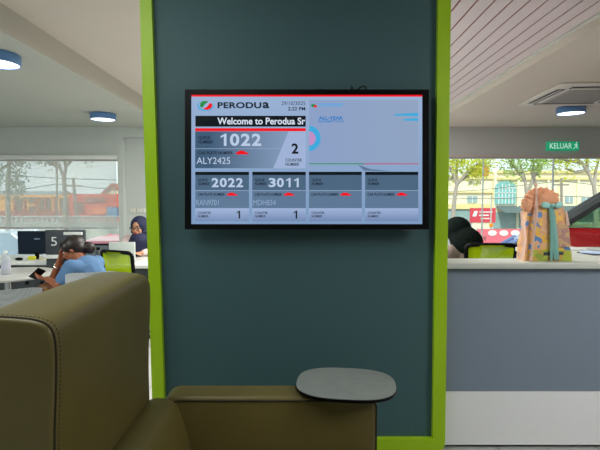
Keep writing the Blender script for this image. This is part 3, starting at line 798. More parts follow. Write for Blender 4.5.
phone = tag(mk('phone', M['black'], None, lambda bm: rbox(bm, -.075, .075, -.038, .038, -.004, .004, .004)), 'dark phone held in the hand of the woman in blue', 'phone')
phone.location = hL + f1 * .12 + Vector((0, 0, .045)); phone.rotation_euler = (R(38), R(36), math.atan2(f1.y, f1.x))
# bag on her lap
bgp = W(.42, .14, .63)
hb = thing('handbag', 'brown soft handbag resting on the lap of the woman in blue', 'bag', (bgp.x, bgp.y, .625), math.atan2(f1.y, f1.x))
bmb = mat('brown leather', '#6a4526', .5, .25, 14)
bm = bmesh.new(); ball(bm, (0, 0, .055), (.17, .075, .062), 10); ball(bm, (.07, .01, .06), (.09, .07, .06), 8); ball(bm, (-.08, 0, .07), (.08, .06, .06), 8)
remeshed('pouch', bm, bmb, hb, .01, 4)
mk('strap', bmb, hb, lambda bm: tube(bm, [(-.13, .0, .1), (-.09, -.03, .135), (0, -.045, .145), (.09, -.03, .13), (.13, 0, .095)], .009, 8))
mk('clasp', mat('gold metal', '#b98a3c', .3, .05, metal=1.0), hb, lambda bm: rbox(bm, -.02, .02, .06, .08, .06, .09, .004))

# -- woman in the navy headscarf behind the desk
H2 = Vector((-2.22, 6.25, 0)); f2, l2 = axes((.12, -1)); W2 = lambda a, b, z: H2 + f2 * a + l2 * b + Vector((0, 0, z))
p2 = thing('person', 'woman in navy headscarf and glasses seated behind the white desk, hands folded', 'person', (H2.x, H2.y, 0))
bm = bmesh.new()
capsule(bm, W2(0, 0, .55), W2(.02, 0, .75), .125, .12); capsule(bm, W2(.02, 0, .75), W2(.04, 0, .93), .12, .125)
for s in (-1, 1): capsule(bm, W2(.04, s * .05, .95), W2(.05, s * .165, .96), .07, .055)
capsule(bm, W2(.05, 0, .98), W2(.07, 0, 1.08), .055, .05)
hc2 = W2(.09, 0, 1.12); B2_, at2 = head(bm, hc2, f2 + Vector((-.25, 0, -.12)), (0, 0, 1), 1.2)
for s in (-1, 1):
    e_, h_ = W2(.16, s * .24, .80), W2(.34, s * .07 + .02, .805)
    capsule(bm, W2(.05, s * .17, .95), e_, .05, .042); capsule(bm, e_, h_, .042, .027); hand(bm, h_, l2 * -s + f2 * .4, Vector((0, 0, -1)), .3, .95, -s)
    capsule(bm, W2(0, s * .09, .52), W2(.40, s * .1, .52), .085, .06); capsule(bm, W2(.40, s * .1, .52), W2(.38, s * .1, .1), .055, .038); capsule(bm, W2(.36, s * .1, .05), W2(.5, s * .1, .035), .034, .028)
remeshed('body', shift(p2, bm), M['skin_tan'], p2, .007, 5)
bm = bmesh.new()
capsule(bm, W2(0, 0, .52), W2(.02, 0, .75), .145, .138); capsule(bm, W2(.02, 0, .75), W2(.04, 0, .93), .138, .14)
for s in (-1, 1):
    capsule(bm, W2(.04, s * .05, .94), W2(.05, s * .168, .95), .085, .07); e_, h_ = W2(.16, s * .24, .80), W2(.34, s * .07 + .02, .805)
    capsule(bm, W2(.05, s * .17, .95), e_, .066, .056); capsule(bm, e_, e_.lerp(h_, .85), .056, .042)
remeshed('blouse', shift(p2, bm), M['pink_top'], p2, .009, 4)
bm = bmesh.new()
for s in (-1, 1): capsule(bm, W2(0, s * .09, .52), W2(.40, s * .1, .52), .1, .074); capsule(bm, W2(.40, s * .1, .52), W2(.38, s * .1, .12), .072, .06)
remeshed('skirt', shift(p2, bm), M['jeans'], p2, .011, 4)
bm = bmesh.new()
ball(bm, at2(-.028, 0, .03), (.13, .12, .126), 12, B2_)
for k in range(14):
    a_ = -PI * .5 + 2 * PI * k / 14; capsule(bm, at2(.03, .07 * math.cos(a_), -.02 + .1 * math.sin(a_)), at2(-.02, .085 * math.cos(a_), -.02 + .105 * math.sin(a_)), .022, .03, 8)
capsule(bm, at2(.02, 0, -.135), W2(.1, 0, .92), .075, .12); capsule(bm, at2(-.05, 0, -.06), W2(-.03, 0, .95), .105, .125)
for s in (-1, 1): capsule(bm, at2(-.01, s * .03, -.12), W2(.06, s * .085, .9), .07, .09)
capsule(bm, W2(.12, 0, .95), W2(.13, 0, .82), .12, .09)
remeshed('headscarf', shift(p2, bm), M['hijab_navy'], p2, .008, 4)
face_parts(p2, lambda a, b, z: at2(a, b, z) - p2.location, B2_, 1.15, mat('lip red', '#a3262c', .5))
bm = bmesh.new()
for s in (-1, 1):
    cc = at2(.103, s * .034, .01); fl = B2_.to_3x3() @ Vector((1, 0, 0)); ll = B2_.to_3x3() @ Vector((0, 1, 0)); uu = B2_.to_3x3() @ Vector((0, 0, 1))
    tube(bm, [cc + ll * .028 * math.cos(t * PI / 10) + uu * .022 * math.sin(t * PI / 10) for t in range(21)], .0035, 6)
    tube(bm, [cc + ll * s * .028, at2(.0, s * .09, .015)], .003, 6)
tube(bm, [at2(.103, -.008, .014), at2(.103, .008, .014)], .003, 6)
obj('glasses', shift(p2, bm), M['black'], p2)

# -- person in dark headscarf behind the counter, back turned
H3 = Vector((1.84, 4.74, 0)); f3, l3 = axes((-.45, .9)); W3 = lambda a, b, z: H3 + f3 * a + l3 * b + Vector((0, 0, z))
p3 = thing('person', 'person in dark headscarf and taupe top seated behind the counter, back turned', 'person', (H3.x, H3.y, 0))
bm = bmesh.new()
capsule(bm, W3(0, 0, .55), W3(.06, 0, .75), .13, .125); capsule(bm, W3(.06, 0, .75), W3(.13, 0, .92), .125, .13)
for s in (-1, 1): capsule(bm, W3(.12, s * .05, .92), W3(.15, s * .17, .95), .075, .058)
capsule(bm, W3(.15, 0, .97), W3(.2, 0, 1.06), .056, .05)
B3_, at3 = head(bm, W3(.24, .02, 1.14), f3 * .8 + l3 * .5 + Vector((0, 0, -.35)), Vector((0, 0, 1)) + f3 * .3, 1.04)
for s in (-1, 1):
    e_, h_ = W3(.3, s * .27, .78), W3(.52, s * .12, .80)
    capsule(bm, W3(.15, s * .18, .93), e_, .05, .042); capsule(bm, e_, h_, .042, .027); hand(bm, h_, f3, Vector((0, 0, -1)), .4, 1, s)
    capsule(bm, W3(0, s * .09, .52), W3(.42, s * .1, .52), .085, .06); capsule(bm, W3(.42, s * .1, .52), W3(.40, s * .1, .1), .055, .038); capsule(bm, W3(.38, s * .1, .05), W3(.52, s * .1, .035), .034, .028)
remeshed('body', shift(p3, bm), M['skin_tan'], p3, .007, 5)
bm = bmesh.new()
capsule(bm, W3(0, 0, .53), W3(.06, 0, .75), .15, .145); capsule(bm, W3(.06, 0, .75), W3(.13, 0, .92), .145, .148)
for s in (-1, 1):
    capsule(bm, W3(.12, s * .05, .93), W3(.15, s * .175, .95), .092, .075); e_, h_ = W3(.3, s * .27, .78), W3(.52, s * .12, .80)
    capsule(bm, W3(.15, s * .18, .93), e_, .07, .058); capsule(bm, e_, e_.lerp(h_, .85), .058, .042)
remeshed('blouse', shift(p3, bm), M['taupe'], p3, .009, 4)
bm = bmesh.new()
for s in (-1, 1): capsule(bm, W3(0, s * .09, .52), W3(.42, s * .1, .52), .1, .075); capsule(bm, W3(.42, s * .1, .52), W3(.40, s * .1, .12), .072, .058)
remeshed('trousers', shift(p3, bm), M['jeans'], p3, .011, 4)
bm = bmesh.new()
ball(bm, at3(-.03, 0, .03), (.145, .16, .14), 12, B3_); capsule(bm, at3(-.04, 0, -.02), W3(.1, 0, 1.04), .135, .17)
for s in (-1, 1): capsule(bm, at3(-.03, s * .04, -.03), W3(.1, s * .07, 1.02), .11, .11)
remeshed('headscarf', shift(p3, bm), M['hijab_dark'], p3, .008, 4)
bm = bmesh.new()
for k in range(3):
    a_, b_ = W3(-.035 - .004 * k, -.14 + .016 * k, 1.09 - .012 * k), W3(-.06, -.085 + .016 * k, 1.13 - .012 * k)
    capsule(bm, a_, b_, .004, .004, 6)
obj('scarf_pins', shift(p3, bm), M['pink_top'], p3)

# ------------------------------------------------------------------ chairs
def visitor_chair(x, y, f, label):
    t = thing('visitor_chair', label, 'chair', (x, y, 0), math.atan2(f[1], f[0]), 'grey shell chairs round the table')
    # local +x is forward
    bm = bmesh.new(); nu, nv = 14, 12; rows = []
    for j in range(nv + 1):
        v_ = j / nv; z = .46 + .43 * v_; row = []
        for i in range(nu + 1):
            u_ = i / nu * 2 - 1; wv = .225 - .02 * v_
            row.append(bm.verts.new((-.19 - .09 * v_ + .07 * u_ * u_ + .03 * (1 - v_) ** 2, u_ * wv, z - .018 * abs(u_) ** 6 * (v_ > .85))))
        rows.append(row)
    for a, b in zip(rows, rows[1:]):
        for i in range(nu): bm.faces.new((a[i], a[i + 1], b[i + 1], b[i]))
    bmesh.ops.solidify(bm, geom=bm.faces[:], thickness=.012); obj('backrest', bm, M['perf'], t, 50)
    bm = bmesh.new(); loft(bm, rounded([(-.18, -.22), (.23, -.21), (.23, .21), (-.18, .22)], .06), .435, .46, 'z', .008, .008, 3, 2); obj('seat', bm, M['grey_plastic'], t)
    for sx, sy in ((1, 1), (1, -1), (-1, 1), (-1, -1)):
        mk('leg', M['chrome'], t, lambda bm: tube(bm, [(sx * .14, sy * .17, .44), (sx * .2, sy * .21, 0.0)], .011, 10))
    return t
visitor_chair(-1.86, 4.03, (-.35, .94), 'pale grey shell chair under the woman in blue')
visitor_chair(-2.12, 3.28, (-.45, .9), 'empty pale grey perforated shell chair nearest the olive armchair')

def task_chair():
    t = thing('task_chair', '', 'chair', (0, 0, 0))
    w = .215
    bk = bmesh.new(); loop = rounded([(-.19, .56), (.19, .56), (w, .99), (-w, .99)], .05, 5)
    def cur(p): return (-.2 - .07 * (p[1] - .56) / .43 + .05 * (p[0] / w) ** 2, p[0], p[1])
    tube(bk, [cur(p) for p in loop] + [cur(loop[0])], .019, 8, False); fr = obj('back_frame', bk, M['black'], t)
    bm = bmesh.new(); rows = []
    for j in range(9):
        z = .56 + .43 * j / 8; row = []
        for i in range(11):
            u = (i / 10 * 2 - 1) * (.19 + (w - .19) * j / 8) * .99; row.append(bm.verts.new(cur((u, z))))
        rows.append(row)
    for a, b in zip(rows, rows[1:]):
        for i in range(10): bm.faces.new((a[i], a[i + 1], b[i + 1], b[i]))
    obj('mesh_back', bm, M['mesh_green'], t)
    mk('back_post', M['black'], t, lambda bm: tube(bm, [(-.05, 0, .43), (-.2, 0, .44), (-.235, 0, .52), (-.225, 0, .6)], .022, 8))
    bm = bmesh.new(); loft(bm, rounded([(-.21, -.22), (.24, -.23), (.24, .23), (-.21, .22)], .08), .44, .5, 'z', .02, .02, 4, 2); obj('seat', bm, M['black'], t)
    for s in (-1, 1): mk('armrest', M['black'], t, lambda bm: [tube(bm, [(-.02, s * .22, .46), (-.02, s * .27, .5), (-.02, s * .27, .64)], .014, 8), rbox(bm, -.12, .11, s * .27 - .03, s * .27 + .03, .64, .665, .01)])
    mk('gas_column', M['chrome'], t, lambda bm: tube(bm, [(0, 0, .09), (0, 0, .44)], .026, 14))
    for k in range(5):
        a = 2 * PI * k / 5; c_, s_2 = math.cos(a), math.sin(a)
        lg = mk('base_spoke', M['black'], t, lambda bm: tube(bm, [(0, 0, .1), (.28 * c_, .28 * s_2, .075)], [.028, .016], 8))
        mk('caster', M['black'], lg, lambda bm: ball(bm, (.28 * c_, .28 * s_2, .03), (.03, .03, .03), 8))
    return t
tc1 = task_chair(); tc1['group'] = 'lime mesh task chairs'
tc1.location = (PX(133, 4.62), 4.62, 0); tc1.rotation_euler.z = R(62)
tc1['label'] = 'black task chair with lime mesh back before the pale desk screen'
tc2 = dup(tc1); tc2.location = (PX(484.5, 4.45), 4.45, 0.0); tc2.rotation_euler.z = R(84); tc2.scale = (1.06, 1.06, 1.09)
tc2['label'] = 'black task chair with lime mesh back behind the reception counter'

# ------------------------------------------------------------------ left desks
DZ = .75
def desk(name, label, x0, x1, y0, y1, legs=True):
    t = thing(name, label, 'desk', ((x0 + x1) / 2, y0, 0), 0, 'white service desks')
    bm = bmesh.new(); rbox(bm, x0, x1, y0, y1, DZ - .04, DZ, .005); obj('worktop', local(t, bm), M['white'], t)
    obj('front_panel', local(t, boxes((x0 + .02, x1 - .02, y0 + .05, y0 + .07, .06, DZ - .04))), M['dark'], t)
    for a in (x0 + .01, x1 - .04): obj('side_panel', local(t, boxes((a, a + .03, y0 + .05, y1 - .05, 0, DZ - .04))), M['dark'], t)
    return t
xA1 = PX(46.5, 5.45); d1 = desk('service_desk', 'white topped dark desk carrying the black monitor, left of the number five panel', -4.3, xA1, 5.42, 6.15)
for k in range(2):
    xx = PX(24 + 15 * k, 5.46); bm = bmesh.new(); tube(bm, [(xx, 5.455, PZ(283, 5.45)), (xx, 5.475, PZ(283, 5.45))], .02, 12); obj('cable_port', local(d1, bm), M['black'], d1)
xB0 = PX(84, 5.15); d2 = desk('service_desk', 'white topped dark desk in front of the woman in navy headscarf', xB0, -1.2, 5.15, 5.95)

# number five partition
YN = 5.4
pn = thing('counter_partition', 'dark desk divider panel with a large white number five', 'partition', (PX(64, YN), YN, 0))
def pnl(name, bm, m, par=pn): return obj(name, local(pn, bm), m, par)
xa, xb_ = PX(44, YN), PX(83.5, YN)
bm = bmesh.new(); rbox(bm, xa, xb_, YN, YN + .04, PZ(257.5, YN), PZ(230, YN), .006); pnl('panel', bm, mat('charcoal panel', '#363d44', .5, .04))
bm = text_mesh('5', PX(55.8, YN) - PX(49.8, YN), PZ(237, YN) - PZ(245.8, YN)); bm.transform(Matrix.Translation((PX(49.8, YN), YN - .002, PZ(245.8, YN)))); pnl('number_five', bm, M['white'])
bm = bmesh.new(); rbox(bm, PX(63.5, YN), PX(82, YN), YN - .03, YN + .0, PZ(235, YN), PZ(232, YN), .006); pnl('upper_shelf', bm, M['white'])
bm = bmesh.new(); rbox(bm, xa, PX(63.5, YN), YN - .08, YN + .1, PZ(258, YN), PZ(254.6, YN), .006); pnl('lower_shelf', bm, M['white'])
pnl('pedestal', boxes((PX(46.8, YN), PX(62, YN), YN - .05, YN + .5, 0, PZ(258, YN)), (PX(62, YN), xb_, YN + .0, YN + .04, 0, PZ(257.5, YN))), M['dark'])
bm = bmesh.new(); rbox(bm, xa + .12, xb_ - .3, YN + .005, YN + .035, PZ(230, YN), PZ(228.8, YN), .004); pnl('top_cap', bm, M['white'])

# monitor on desk
YM = 5.7
mo = thing('monitor', 'black computer monitor on the white desk beside the number five panel', 'monitor', (PX(31, YM), YM + .05, DZ), R(4))
hw = 14.6 * YM / F
mk('screen_housing', M['black'], mo, lambda bm: rbox(bm, -hw, hw, -.05, -.025, PZ(254, YM) - DZ, PZ(231, YM) - DZ, .006))
mk('screen_panel', mat('dark blue screen', '#1b2634', .15, .1), mo, lambda bm: box(bm, -hw + .012, hw - .012, -.0515, -.05, PZ(252.6, YM) - DZ, PZ(232, YM) - DZ))
mk('screen_mark', emat('monitor mark', '#6b7a8c'), mo, lambda bm: box(bm, .02, .09, -.0525, -.0515, PZ(239.5, YM) - DZ, PZ(238.4, YM) - DZ))
mk('stand_neck', M['black'], mo, lambda bm: rbox(bm, .01, .06, -.03, -.01, .01, .2, .005))
mk('stand_base', M['black'], mo, lambda bm: lathe(bm, [(.11, 0), (.11, .008), (.02, .016)], (.03, 0, 0), 24, 1, .7))
def notebox(name, label, px, w, h, col, y=5.62):
    o = tag(mk(name, mat(name + ' ' + col, col, .7), None, lambda bm: rbox(bm, -w / 2, w / 2, -.03, .03, 0, h, .004)), label, 'box'); o.location = (PX(px, y), y, DZ); return o
notebox('note_block', 'yellow note block on the desk below the black monitor', 30, .07, .045, '#cfd02a'); notebox('note_block', 'cream note block on the desk beside the number five panel', 41, .06, .045, '#d9d6ae')
# mouse
mo2 = tag(mk('mouse', M['black'], None, lambda bm: ball(bm, (0, 0, .018), (.05, .032, .02), 8)), 'small black mouse on the desk left of the monitor stand', 'mouse'); mo2.location = (PX(17, 5.56), 5.56, DZ)
# desk screen (pale), green folder, dark flask
YQ = 5.34
ds = thing('desk_screen', 'pale grey desk screen panel standing on the white desk before the woman in navy headscarf', 'screen', (PX(121, YQ), YQ, DZ))
bm = bmesh.new(); rbox(bm, PX(108, YQ), PX(134.2, YQ), YQ - .012, YQ + .012, DZ + .012, PZ(242, YQ), .006); obj('panel', local(ds, bm), mat('pale screen', '#bfc9c4', .5, .03), ds)
for q in (112, 130): obj('foot', local(ds, boxes((PX(q, YQ) - .015, PX(q, YQ) + .015, YQ - .06, YQ + .06, DZ, DZ + .014))), M['grey_plastic'], ds)
gf = tag(mk('folder', mat('green card', '#2f9a45', .6), None, lambda bm: rbox(bm, -.09, .05, -.12, .12, 0, .02, .004)), 'green folder lying on the white desk beside the bun-haired woman', 'folder'); gf.location = (PX(91.5, 5.5), 5.5, DZ)
fk = thing('flask', 'small dark flask on the white desk left of the pale screen panel', 'flask', (PX(97, 5.45), 5.45, DZ))
mk('flask_body', M['dark'], fk, lambda bm: lathe(bm, [(.028, 0), (.03, .01), (.03, .13), (.022, .145)], n=20)); mk('cap', M['black'], fk, lambda bm: lathe(bm, [(.023, .145), (.023, .175), (.018, .18)], n=20))

# round table with bottle and tissue
rt = thing('round_table', 'round white table at the left edge by the seated woman', 'table', (-3.02, 4.62, 0))
mk('tabletop', mat('greyish table laminate', '#b4b5b0', .35, .03), rt, lambda bm: lathe(bm, [(.40, .712), (.44, .716), (.445, .73), (.44, .742), (.43, .745)], n=56))
mk('column', M['chrome'], rt, lambda bm: tube(bm, [(0, 0, .03), (0, 0, .712)], .035, 20))
mk('base', M['chrome'], rt, lambda bm: lathe(bm, [(.26, 0), (.26, .012), (.06, .03), (.04, .035)], n=40))
mk('support_arm', M['alu'], rt, lambda bm: [box(bm, -.3, .3, -.02, .02, .69, .714), box(bm, -.02, .02, -.3, .3, .69, .714)])
bt = thing('bottle', 'clear plastic bottle standing on the round white table', 'bottle', (PX(3.5, 4.55), 4.55, .745))
mk('bottle_body', sheer('frosted plastic', '#d5dbe2', .3, 200.0), bt, lambda bm: lathe(bm, [(.04, 0), (.043, .01), (.043, .14), (.036, .17), (.016, .195), (.015, .21)], n=24))
mk('bottle_label', mat('pale label', '#b7b9c8', .6), bt, lambda bm: lathe(bm, [(.0436, .05), (.0436, .12)], n=24)); mk('cap', M['white'], bt, lambda bm: lathe(bm, [(.018, .208), (.018, .235), (.015, .24)], n=20))
tp_ = tag(mk('tissue', M['white'], None, lambda bm: [ball(bm, (random.uniform(-.03, .03), random.uniform(-.02, .02), .03 + random.uniform(-.01, .015)), (.035, .03, .03), 5) for _ in range(6)], 0), 'crumpled white tissue on the knee beside the brown handbag', 'tissue')
tq = W(.655, .11, .585); tp_.location = tq

# ------------------------------------------------------------------ the red car in the showroom and cars outside
M['tyre'] = mat('tyre rubber', '#15161a', .9, .1); M['rim'] = mat('alloy', '#9a9da0', .3, .05, metal=.8)
def car(label, paint, loc, heading, Ln=3.7, Wd=1.64, Ht=1.62, hood=.62, glassm=None, pillar=None, belt=1.02, group=None):
    t = thing('car', label, 'car', loc, math.atan2(heading[1], heading[0]), group)
    fx, rx_ = Ln / 2, -Ln / 2; wb = Ln * .31
    # x forward
    lower = rounded([(rx_, .3), (rx_ + .06, .22), (fx - .1, .2), (fx, .32), (fx - .02, .72), (fx - .14, .9), (fx - hood, belt), (rx_ + .1, belt + .02), (rx_ + .01, .9)], .07, 4)
    bm = bmesh.new(); loft(bm, lower, -Wd / 2, Wd / 2, 'y', .09, .09, 5, 4); obj('body_shell', bm, paint, t)
    A = (fx - hood + .04, belt - .01); Bp = (fx - hood - (Ht - belt) * 1.2, Ht - .06); C = (rx_ + .35, Ht - .05); D = (rx_ + .06, belt)
    def side(p, s, o=0): return Vector((p[0], s * (Wd / 2 - .07 - (p[1] - belt) * .26 + o), p[1]))
    gm = glassm or M['car_glass']
    mid = ((Bp[0] + C[0]) / 2, )
    for s in (-1, 1):
        bm = bmesh.new(); quad(bm, [side(q, s) for q in (A, Bp, C, D)]); obj('side_window', bm, gm, t)
        pm = pillar or paint
        bm = bmesh.new(); tube(bm, [side(A, s), side(Bp, s)], [.068, .06], 8); obj('front_pillar', bm, pm, t)
        bm = bmesh.new(); tube(bm, [side(C, s), side(D, s)], .07, 8); obj('rear_pillar', bm, pm, t)
        xm = (A[0] + D[0]) / 2 - .05
        bm = bmesh.new(); tube(bm, [side((xm, belt), s), side((xm, Ht - .06), s)], .045, 8); obj('middle_pillar', bm, M['black'], t)
        bm = bmesh.new(); ball(bm, (A[0] + .06, s * (Wd / 2 + .05), belt + .06), (.05, .1, .07), 8); obj('mirror', bm, paint, t)
        bm = bmesh.new(); ball(bm, (fx - .12, s * (Wd / 2 - .22), .74), (.1, .17, .085), 8); obj('headlight', bm, M['headlight'], t)
        bm = bmesh.new(); rbox(bm, rx_ - .015, rx_ + .06, s * (Wd / 2 - .1) - .07, s * (Wd / 2 - .1) + .07, .72, 1.0, .02); obj('tail_light', bm, M['tail'], t)
        for q in (-1, 1):
            bm = bmesh.new(); tube(bm, [(xm + q * .28, s * (Wd / 2 + .004), belt - .1), (xm + q * .28 + .16, s * (Wd / 2 + .004), belt - .1)], .012, 6); obj('door_handle', bm, paint, t)
            wx = q * wb + .05
            bm = bmesh.new(); tube(bm, [(wx, s * (Wd / 2 - .2), .31), (wx, s * (Wd / 2 - .18), .31), (wx, s * (Wd / 2 - .0), .31), (wx, s * (Wd / 2 + .02), .31)], [.27, .31, .31, .28], 28); wh = obj('wheel', bm, M['tyre'], t)
            bm = bmesh.new(); tube(bm, [(wx, s * (Wd / 2 + .015), .31), (wx, s * (Wd / 2 + .028), .31)], [.2, .18], 24)
            for k in range(5):
                a = 2 * PI * k / 5; tube(bm, [(wx, s * (Wd / 2 + .03), .31), (wx + .17 * math.cos(a), s * (Wd / 2 + .03), .31 + .17 * math.sin(a))], .022, 6)
            obj('rim', bm, M['rim'], wh)
    bm = bmesh.new(); quad(bm, [side(A, -1), side(A, 1), side(Bp, 1), side(Bp, -1)]); obj('windscreen', bm, gm, t)
    bm = bmesh.new(); quad(bm, [side(D, -1), side(D, 1), side(C, 1), side(C, -1)]); obj('rear_window', bm, gm, t)
    bm = bmesh.new(); wr = Wd / 2 - .07 - (Ht - belt) * .22
    loft(bm, rounded([(Bp[0] + .08, Ht - .075), (C[0] - .06, Ht - .075), (C[0] - .02, Ht - .02), ((Bp[0] + C[0]) / 2, Ht), (Bp[0] - .05, Ht - .02)], .03, 3), -wr, wr, 'y', .05, .05, 4, 3); obj('roof', bm, paint, t)
    bm = bmesh.new(); rbox(bm, fx - .03, fx + .015, -.42, .42, .34, .56, .02); obj('grille', bm, M['black'], t)
    bm = bmesh.new(); rbox(bm, fx - .0, fx + .022, -.24, .24, .58, .68, .005); obj('number_plate', bm, M['black'], t)
    bm = bmesh.new()
    for s in (-1, 1): rbox(bm, -.25, .2, s * .35 - .2, s * .35 + .2, .55, 1.18, .08); 
    obj('seats', bm, M['dark'], t)
    return t
M['car_glass'] = mat('dark car glass', '#20282c', .08, .02, coat=.5)
M['clear_glass'] = glass('tinted car glass', (196, 226, 206), .06)
M['headlight'] = mat('headlight lens', '#d9e2e8', .1, .02, coat=.6); M['tail'] = mat('tail light lens', '#a80d12', .2, .05)
red = mat('red car paint', '#a3141c', .25, .04, coat=.6)
c1 = car('shiny red car parked inside the showroom behind the gift bag', red, (4.79, 5.39, 0), (-.86, .51), 3.9, 1.66, 1.86, .5, M['clear_glass'], mat('grey pillar trim', '#4b5558', .45, .06), 1.17)

GND = -.9
silver = mat('silver car paint', '#b9c2cf', .25, .03, coat=.5, metal=.3); blue = mat('blue car paint', '#5c74ac', .25, .03, coat=.5); redo = mat('faded red car paint', '#c2404e', .3, .03, coat=.5)
white_p = mat('white car paint', '#e6e8ea', .3, .02, coat=.5)
car('silver car parked outside the left window beyond the monitor', silver, (-7.9, 12.0, GND), (1, .12), 4.2, 1.7, 1.6, .9, mat('pale car glass', '#8b9aa8', .1, .05))
car('red car parked outside seen below the blind', redo, (-4.35, 10.6, GND), (.08, -1), 3.8, 1.64, 1.5, .8)
car('blue car parked outside beyond the right task chair', blue, (6.25, 11.6, GND), (-.9, .4), 3.9, 1.66, 1.45, .85)

# ------------------------------------------------------------------ outside
M['asphalt'] = mat('pale paving', '#b8b4ab', .9, .08, 3); M['road'] = mat('road asphalt', '#8c8b88', .9, .1, 2)  # paler base tone for the forecourt, greyer for the road
struct('ground_forecourt', boxes((-40, 40, YB + .2, 24, GND - .2, GND)), M['asphalt'])
bm = bmesh.new(); quad(bm, [(-120, 24, GND), (120, 24, GND), (120, 32, -2.3), (-120, 32, -2.3)]); quad(bm, [(-120, 32, -2.3), (120, 32, -2.3), (160, 180, -2.3), (-160, 180, -2.3)]); struct('ground_road', bm, M['road'], None, 0)

# right: cream two storey building
YR_ = 52.0
cream = mat('cream render', '#ece2c6', .8, .04, .3); crm2 = mat('yellow band render', '#e3d093', .8, .04, .3); tealg = mat('teal glazing', '#7db5b3', .2, .06, .5)
def bx(px): return PX(px, YR_)
def bz(py): return PZ(py, YR_)
bd = thing('commercial_building', 'cream two storey building with an arched teal window across the road', 'building', (bx(540), YR_, -2.3))
def bp(name, bm, m, par=bd): return obj(name, local(bd, bm), m, par, 20)
wl = bp('wall', boxes((bx(425), bx(494), YR_, YR_ + 9, -2.3, bz(176)), (PX(494, YR_ - .6), bx(640), YR_ - .6, YR_ + 9, -2.3, bz(172)), (bx(640), bx(760), YR_, YR_ + 9, -2.3, bz(178))), cream)
bp('parapet_band', boxes((bx(425), bx(494), YR_ - .25, YR_, bz(179), bz(176)), (bx(494), bx(640), YR_ - .9, YR_ - .6, bz(180), bz(177.6)), (bx(425), bx(494), YR_ - .3, YR_, bz(193), bz(191.4)), (bx(494), bx(640), YR_ - .9, YR_ - .6, bz(173.5), bz(171))), crm2)
bp('ground_band', boxes((bx(425), bx(494), YR_ - .4, YR_, bz(209), bz(204))), crm2)
bp('roof', boxes((bx(482), bx(492), YR_ + 1, YR_ + 4, bz(176), bz(165))), mat('dull red roof', '#b4573f', .8))
def bxx(px): return PX(px, YR_ - .7)
ap = [(bxx(495), bz(204)), (bxx(515.5), bz(204)), (bxx(515.5), bz(188))] + [(bxx(505.2) + (bxx(515.5) - bxx(505.2)) * math.cos(a), bz(188) + (bz(181) - bz(188)) * math.sin(a)) for a in [k * PI / 12 for k in range(1, 12)]] + [(bxx(495), bz(188))]
bm = bmesh.new(); prism(bm, ap, YR_ - .75, YR_ - .55, 'y'); aw_ = bp('arched_window', bm, tealg)
bm = bmesh.new()
for k in range(1, 6): q = bxx(495 + 3.4 * k); box(bm, q - .05, q + .05, YR_ - .8, YR_ - .74, bz(204), bz(184 if 1 < k < 5 else 188))
for q in (188, 193, 198): box(bm, bxx(495), bxx(515.5), YR_ - .8, YR_ - .74, bz(q) - .05, bz(q) + .05)
bp('glazing_bars', bm, M['white'], aw_)
for a, b, c_, d in ((469.5, 479.5, 196, 203), (538, 543, 197, 203), (565.5, 573, 196.5, 203), (582, 590, 197, 203)):
    off = 0 if a < 494 else -.6
    w_ = bp('window', boxes((bxx(a), bxx(b), YR_ + off - .1, YR_ + off + .05, bz(d), bz(c_))), mat('grey shutter', '#9fb0b4', .5))
    bp('glazing_bars', boxes(((bxx(a) + bxx(b)) / 2 - .04, (bxx(a) + bxx(b)) / 2 + .04, YR_ + off - .14, YR_ + off - .1, bz(d), bz(c_))), M['white'], w_)
bp('shop_front', boxes((bx(448), bx(494), YR_ - .15, YR_, bz(222), bz(209.5)), (bxx(494), bxx(640), YR_ - .75, YR_ - .6, bz(228), bz(212))), mat('grey green shop front', '#90a9a6', .5, .3, .8))  # mottled grey green front on both blocks
bm = bmesh.new(); quad(bm, [(bxx(496), YR_ - .6, bz(205.5)), (bxx(640), YR_ - .6, bz(206)), (bxx(640), YR_ - 3, bz(213)), (bxx(496), YR_ - 3, bz(212))]); bp('awning', bm, mat('grey awning', '#5f6b6d', .8))
bm = text_mesh('BELAS', bx(480.5) - bx(468), bz(181) - bz(184.2), .01); bm.transform(Matrix.Translation((bx(468), YR_ - .1, bz(184.2)))); bp('lettering', bm, mat('grey letters', '#6a675e', .6))
for k, q in enumerate((518, 533, 548, 560, 578, 600)): bp('pilaster', boxes((PX(q, YR_ - .8) - .12, PX(q, YR_ - .8) + .12, YR_ - .85, YR_ - .6, -2.3, bz(180))), mat('pale pilaster', '#f0e8c6', .8))

# low gatepost-like pole with orange lamp, red sign, red banner
def sgn(px0, px1, py0, py1, Y, label, m, extras=()):
    t = thing('signboard', label, 'sign', (PX((px0 + px1) / 2, Y), Y, -2.3 if Y > 32 else GND))
    obj('board', local(t, boxes((PX(px0, Y), PX(px1, Y), Y, Y + .12, PZ(py1, Y), PZ(py0, Y)))), m, t)
    for q in (px0 + 2, px1 - 2): obj('post', local(t, boxes((PX(q, Y) - .06, PX(q, Y) + .06, Y + .12, Y + .22, -2.3 if Y > 32 else GND, PZ(py0, Y)))), M['alu'], t)
    for a, b, c_, d in extras: obj('lettering', local(t, boxes((PX(a, Y), PX(b, Y), Y - .02, Y, PZ(d, Y), PZ(c_, Y)))), M['white'], t)
    return t
sr = mat('red sign vinyl', '#d2404f', .5, .05)
sg = sgn(470.5, 496, 208, 222.5, 34, 'red signboard with white emblem and lines standing across the road', sr, ((479.5, 493, 211.5, 212.6), (479.5, 489, 214.6, 216), (481, 490, 218, 219)))
bm = bmesh.new(); prism(bm, [(PX(a, 34), PZ(b, 34)) for a, b in ((472.5, 216.5), (474.5, 211), (478, 211), (476.5, 216.5))], 33.97, 34.0, 'y'); obj('emblem', local(sg, bm), M['white'], sg)
YBN = 17.5
bn = thing('banner', 'low pinkish red banner with three white ovals beyond the parked blue car', 'banner', (PX(515, YBN), YBN, GND))
